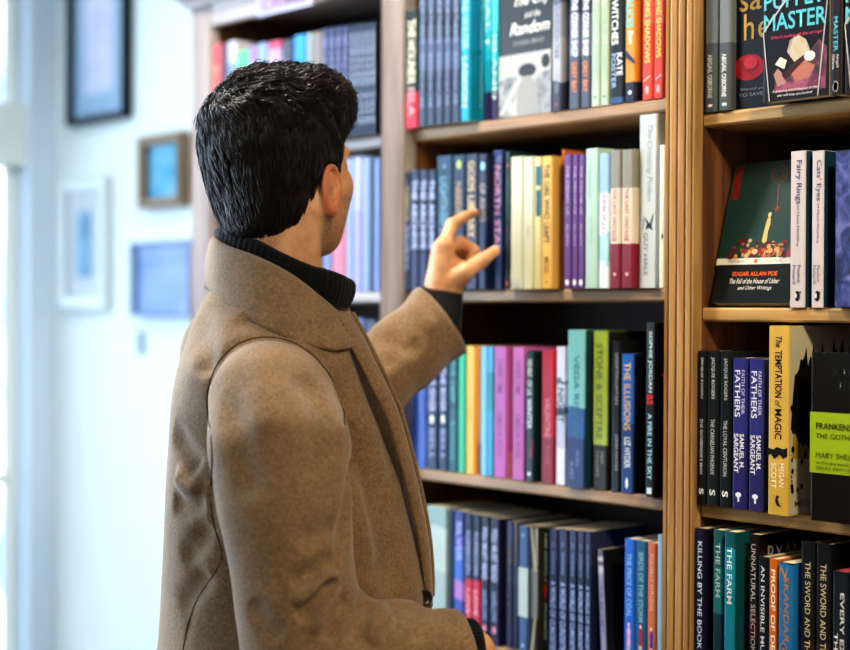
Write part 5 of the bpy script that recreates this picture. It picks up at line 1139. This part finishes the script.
# ------------------------------------------------------------ pictures on the wall
def picture(label, x0, y0, x1, y1, fw, fcol, mat_art, mcol='#e8ecee', mw=.0, th=.025, group='framed pictures on the back wall'):
    a = onY(x0, y1, YW-th); b_ = onY(x1, y0, YW-th); w = b_.x-a.x; h = b_.z-a.z
    r = bpy.data.objects.new('framed_picture', None); C.objects.link(r); r.location = (a.x, YW-.001, a.z); tag(r, label, 'picture', group)
    fm = flat(fcol, .4)
    # mitred frame as one ring with a chamfered profile
    v = []; f = []
    prof = [(0, 0), (0, -th), (fw*.3, -th-.004), (fw, -th+.004), (fw, -.004)]
    for (cx, cz, sx, sz) in ((0, 0, 1, 1), (w, 0, -1, 1), (w, h, -1, -1), (0, h, 1, -1)):
        for d, y in prof: v.append((cx+sx*d, y, cz+sz*d))
    n = len(prof)
    for k in range(4):
        for i in range(n-1):
            a0 = k*n+i; b0 = ((k+1) % 4)*n+i; f.append((a0, b0, b0+1, a0+1))
    pydata('frame', v, f, fm, r)
    pydata('mount', [(fw*.8, -.008, fw*.8), (w-fw*.8, -.008, fw*.8), (w-fw*.8, -.008, h-fw*.8), (fw*.8, -.008, h-fw*.8)], [(0, 1, 2, 3)], flat(mcol, .6), r)
    q = fw+mw
    pydata('print', [(q, -.010, q), (w-q, -.010, q), (w-q, -.010, h-q), (q, -.010, h-q)], [(0, 1, 2, 3)], mat_art, r)
    pydata('glass', [(fw*.8, -.014, fw*.8), (w-fw*.8, -.014, fw*.8), (w-fw*.8, -.014, h-fw*.8), (fw*.8, -.014, h-fw*.8)], [(0, 1, 2, 3)], GL, r)
    return r
GL, ntg, g_ = newmat('picture_glass'); g_.inputs['Transmission Weight'].default_value = 1; g_.inputs['Roughness'].default_value = .05; g_.inputs['IOR'].default_value = 1.12
picture('large black framed picture with a pale print, highest on the back wall', 66, -45, 124, 127, .018, '#14202c', blotch(['#c4ccf0', '#dfe2f6', '#b8c4ec'], 5, .35, .65), '#a8c8e4', .055)
picture('small brown framed picture with a bright blue print', 137, 131, 180, 209, .022, '#7c6a58', blotch(['#2c98c8', '#58bce0', '#a8dcf0'], 9, .35, .65), '#3ca4cc', .0, th=.03)
picture('white framed picture with a narrow blue print, nearest the window', 58, 176, 104, 309, .03, '#c8d4d8', blotch(['#4c94c0', '#7cb8dc', '#a8d0e8'], 8, .35, .65), '#dfeaf0', .05, th=.022)
picture('low unframed-looking pale picture with a hazy blue landscape, beside the bookcase', 131, 240, 190, 316, .006, '#8ca8cc', blotch(['#7ca0d4', '#9cb8e4', '#b8cce8'], 4, .3, .7, stretch=(1, 1, 3)), '#a8c0e0', .0)
sw_ = box('light_switch', -.011, .011, -.01, 0, -.026, .026, flat('#8ca4bc', .4), bev=.003); sw_.location = onY(140, 343, YW-.006); sw_.location.y = YW; tag(sw_, 'small grey wall switch below the hazy landscape picture', 'switch')
# paper notice on the far bookcase frieze
a = onY(257, 18, D-.002); b_ = onY(313, 6, D-.002); c_ = onY(257, -30, D-.002)
nt_ = bpy.data.objects.new('paper_notice', None); C.objects.link(nt_); nt_.location = (a.x, D-.0005, a.z); tag(nt_, 'white paper notice with pink and violet lettering taped to the pale bookcase', 'notice')
w = b_.x-a.x; h = c_.z-a.z; sl_ = 0.0
pydata('sheet', [(0, -.002, 0), (w*.5, -.0035, 0), (w, -.002, 0), (w, -.002, h), (w*.5, -.0035, h), (0, -.002, h)], [(0, 1, 4, 5), (1, 2, 3, 4)], flat('#a4a6c4', .7), nt_)
text_on('lettering', 'CRIME', (w*.10, -.0045, h*.12), (1, 0, 0), (0, 0, 1), w*.8, h*.22, '#8c4c80', nt_, .02); text_on('lettering', 'CLASSICS', (w*.10, -.0045, h*.45), (1, 0, 0), (0, 0, 1), w*.8, h*.2, '#5c4c94', nt_, .02)
# ------------------------------------------------------------ light and camera
def area(name, loc, target, sx, sy, power, col, spread=None):
    l = bpy.data.lights.new(name, 'AREA'); l.shape = 'RECTANGLE'; l.size = sx; l.size_y = sy; l.energy = power; l.color = col
    if spread: l.spread = spread
    o = bpy.data.objects.new(name, l); C.objects.link(o); o.location = loc
    o.rotation_euler = (Vector(target)-Vector(loc)).to_track_quat('-Z', 'Y').to_euler(); return o
area('window_daylight', (XL+.05, .1, 1.5), (XL+2, .3, 1.3), 2.4, 2.0, 90, (.56, .78, 1.0))
area('ceiling_lamp', (-2.0, 1.15, 2.66), (-1.7, 1.35, 1.2), .18, .18, 27, (1.0, .90, .76))
area('ceiling_spotlight', (.15, .75, 2.66), (-.30, 1.69, 1.75), .2, .2, 25, (1.0, .80, .50), 1.9)
area('room_fill', (.9, -1.5, 2.2), (-.8, 1.6, 1.2), 1.4, 1.0, 8, (.90, .93, 1.0))
area('bounce_fill', (-1.6, -.9, 2.3), (XL, 1.5, 1.4), .8, .8, 5, (.75, .88, 1.0), 1.4)
w_ = bpy.data.worlds.new('world'); bpy.context.scene.world = w_; w_.use_nodes = True
w_.node_tree.nodes['Background'].inputs[0].default_value = (.75, .86, 1, 1); w_.node_tree.nodes['Background'].inputs[1].default_value = .2
cd = bpy.data.cameras.new('camera'); cam = bpy.data.objects.new('camera', cd); C.objects.link(cam)
cam.matrix_world = Matrix(((r3.x, u3.x, -f2.x, 0), (r3.y, u3.y, -f2.y, 0), (r3.z, u3.z, -f2.z, CH), (0, 0, 0, 1)))
cd.sensor_width = 36; cd.sensor_fit = 'HORIZONTAL'; cd.lens = F/850*36; cd.clip_start = .05
cd.dof.use_dof = True; cd.dof.focus_distance = 2.04; cd.dof.aperture_fstop = cd.lens/36.0; cd.dof.aperture_blades = 9
sc = bpy.context.scene; sc.camera = cam
sc.view_settings.view_transform = 'Standard'; sc.view_settings.look = 'Medium High Contrast'; sc.view_settings.exposure = -.12; sc.view_settings.gamma = 1
sc.cycles.use_denoising = True; sc.cycles.max_bounces = 6; sc.cycles.sample_clamp_indirect = 4; sc.cycles.transparent_max_bounces = 6
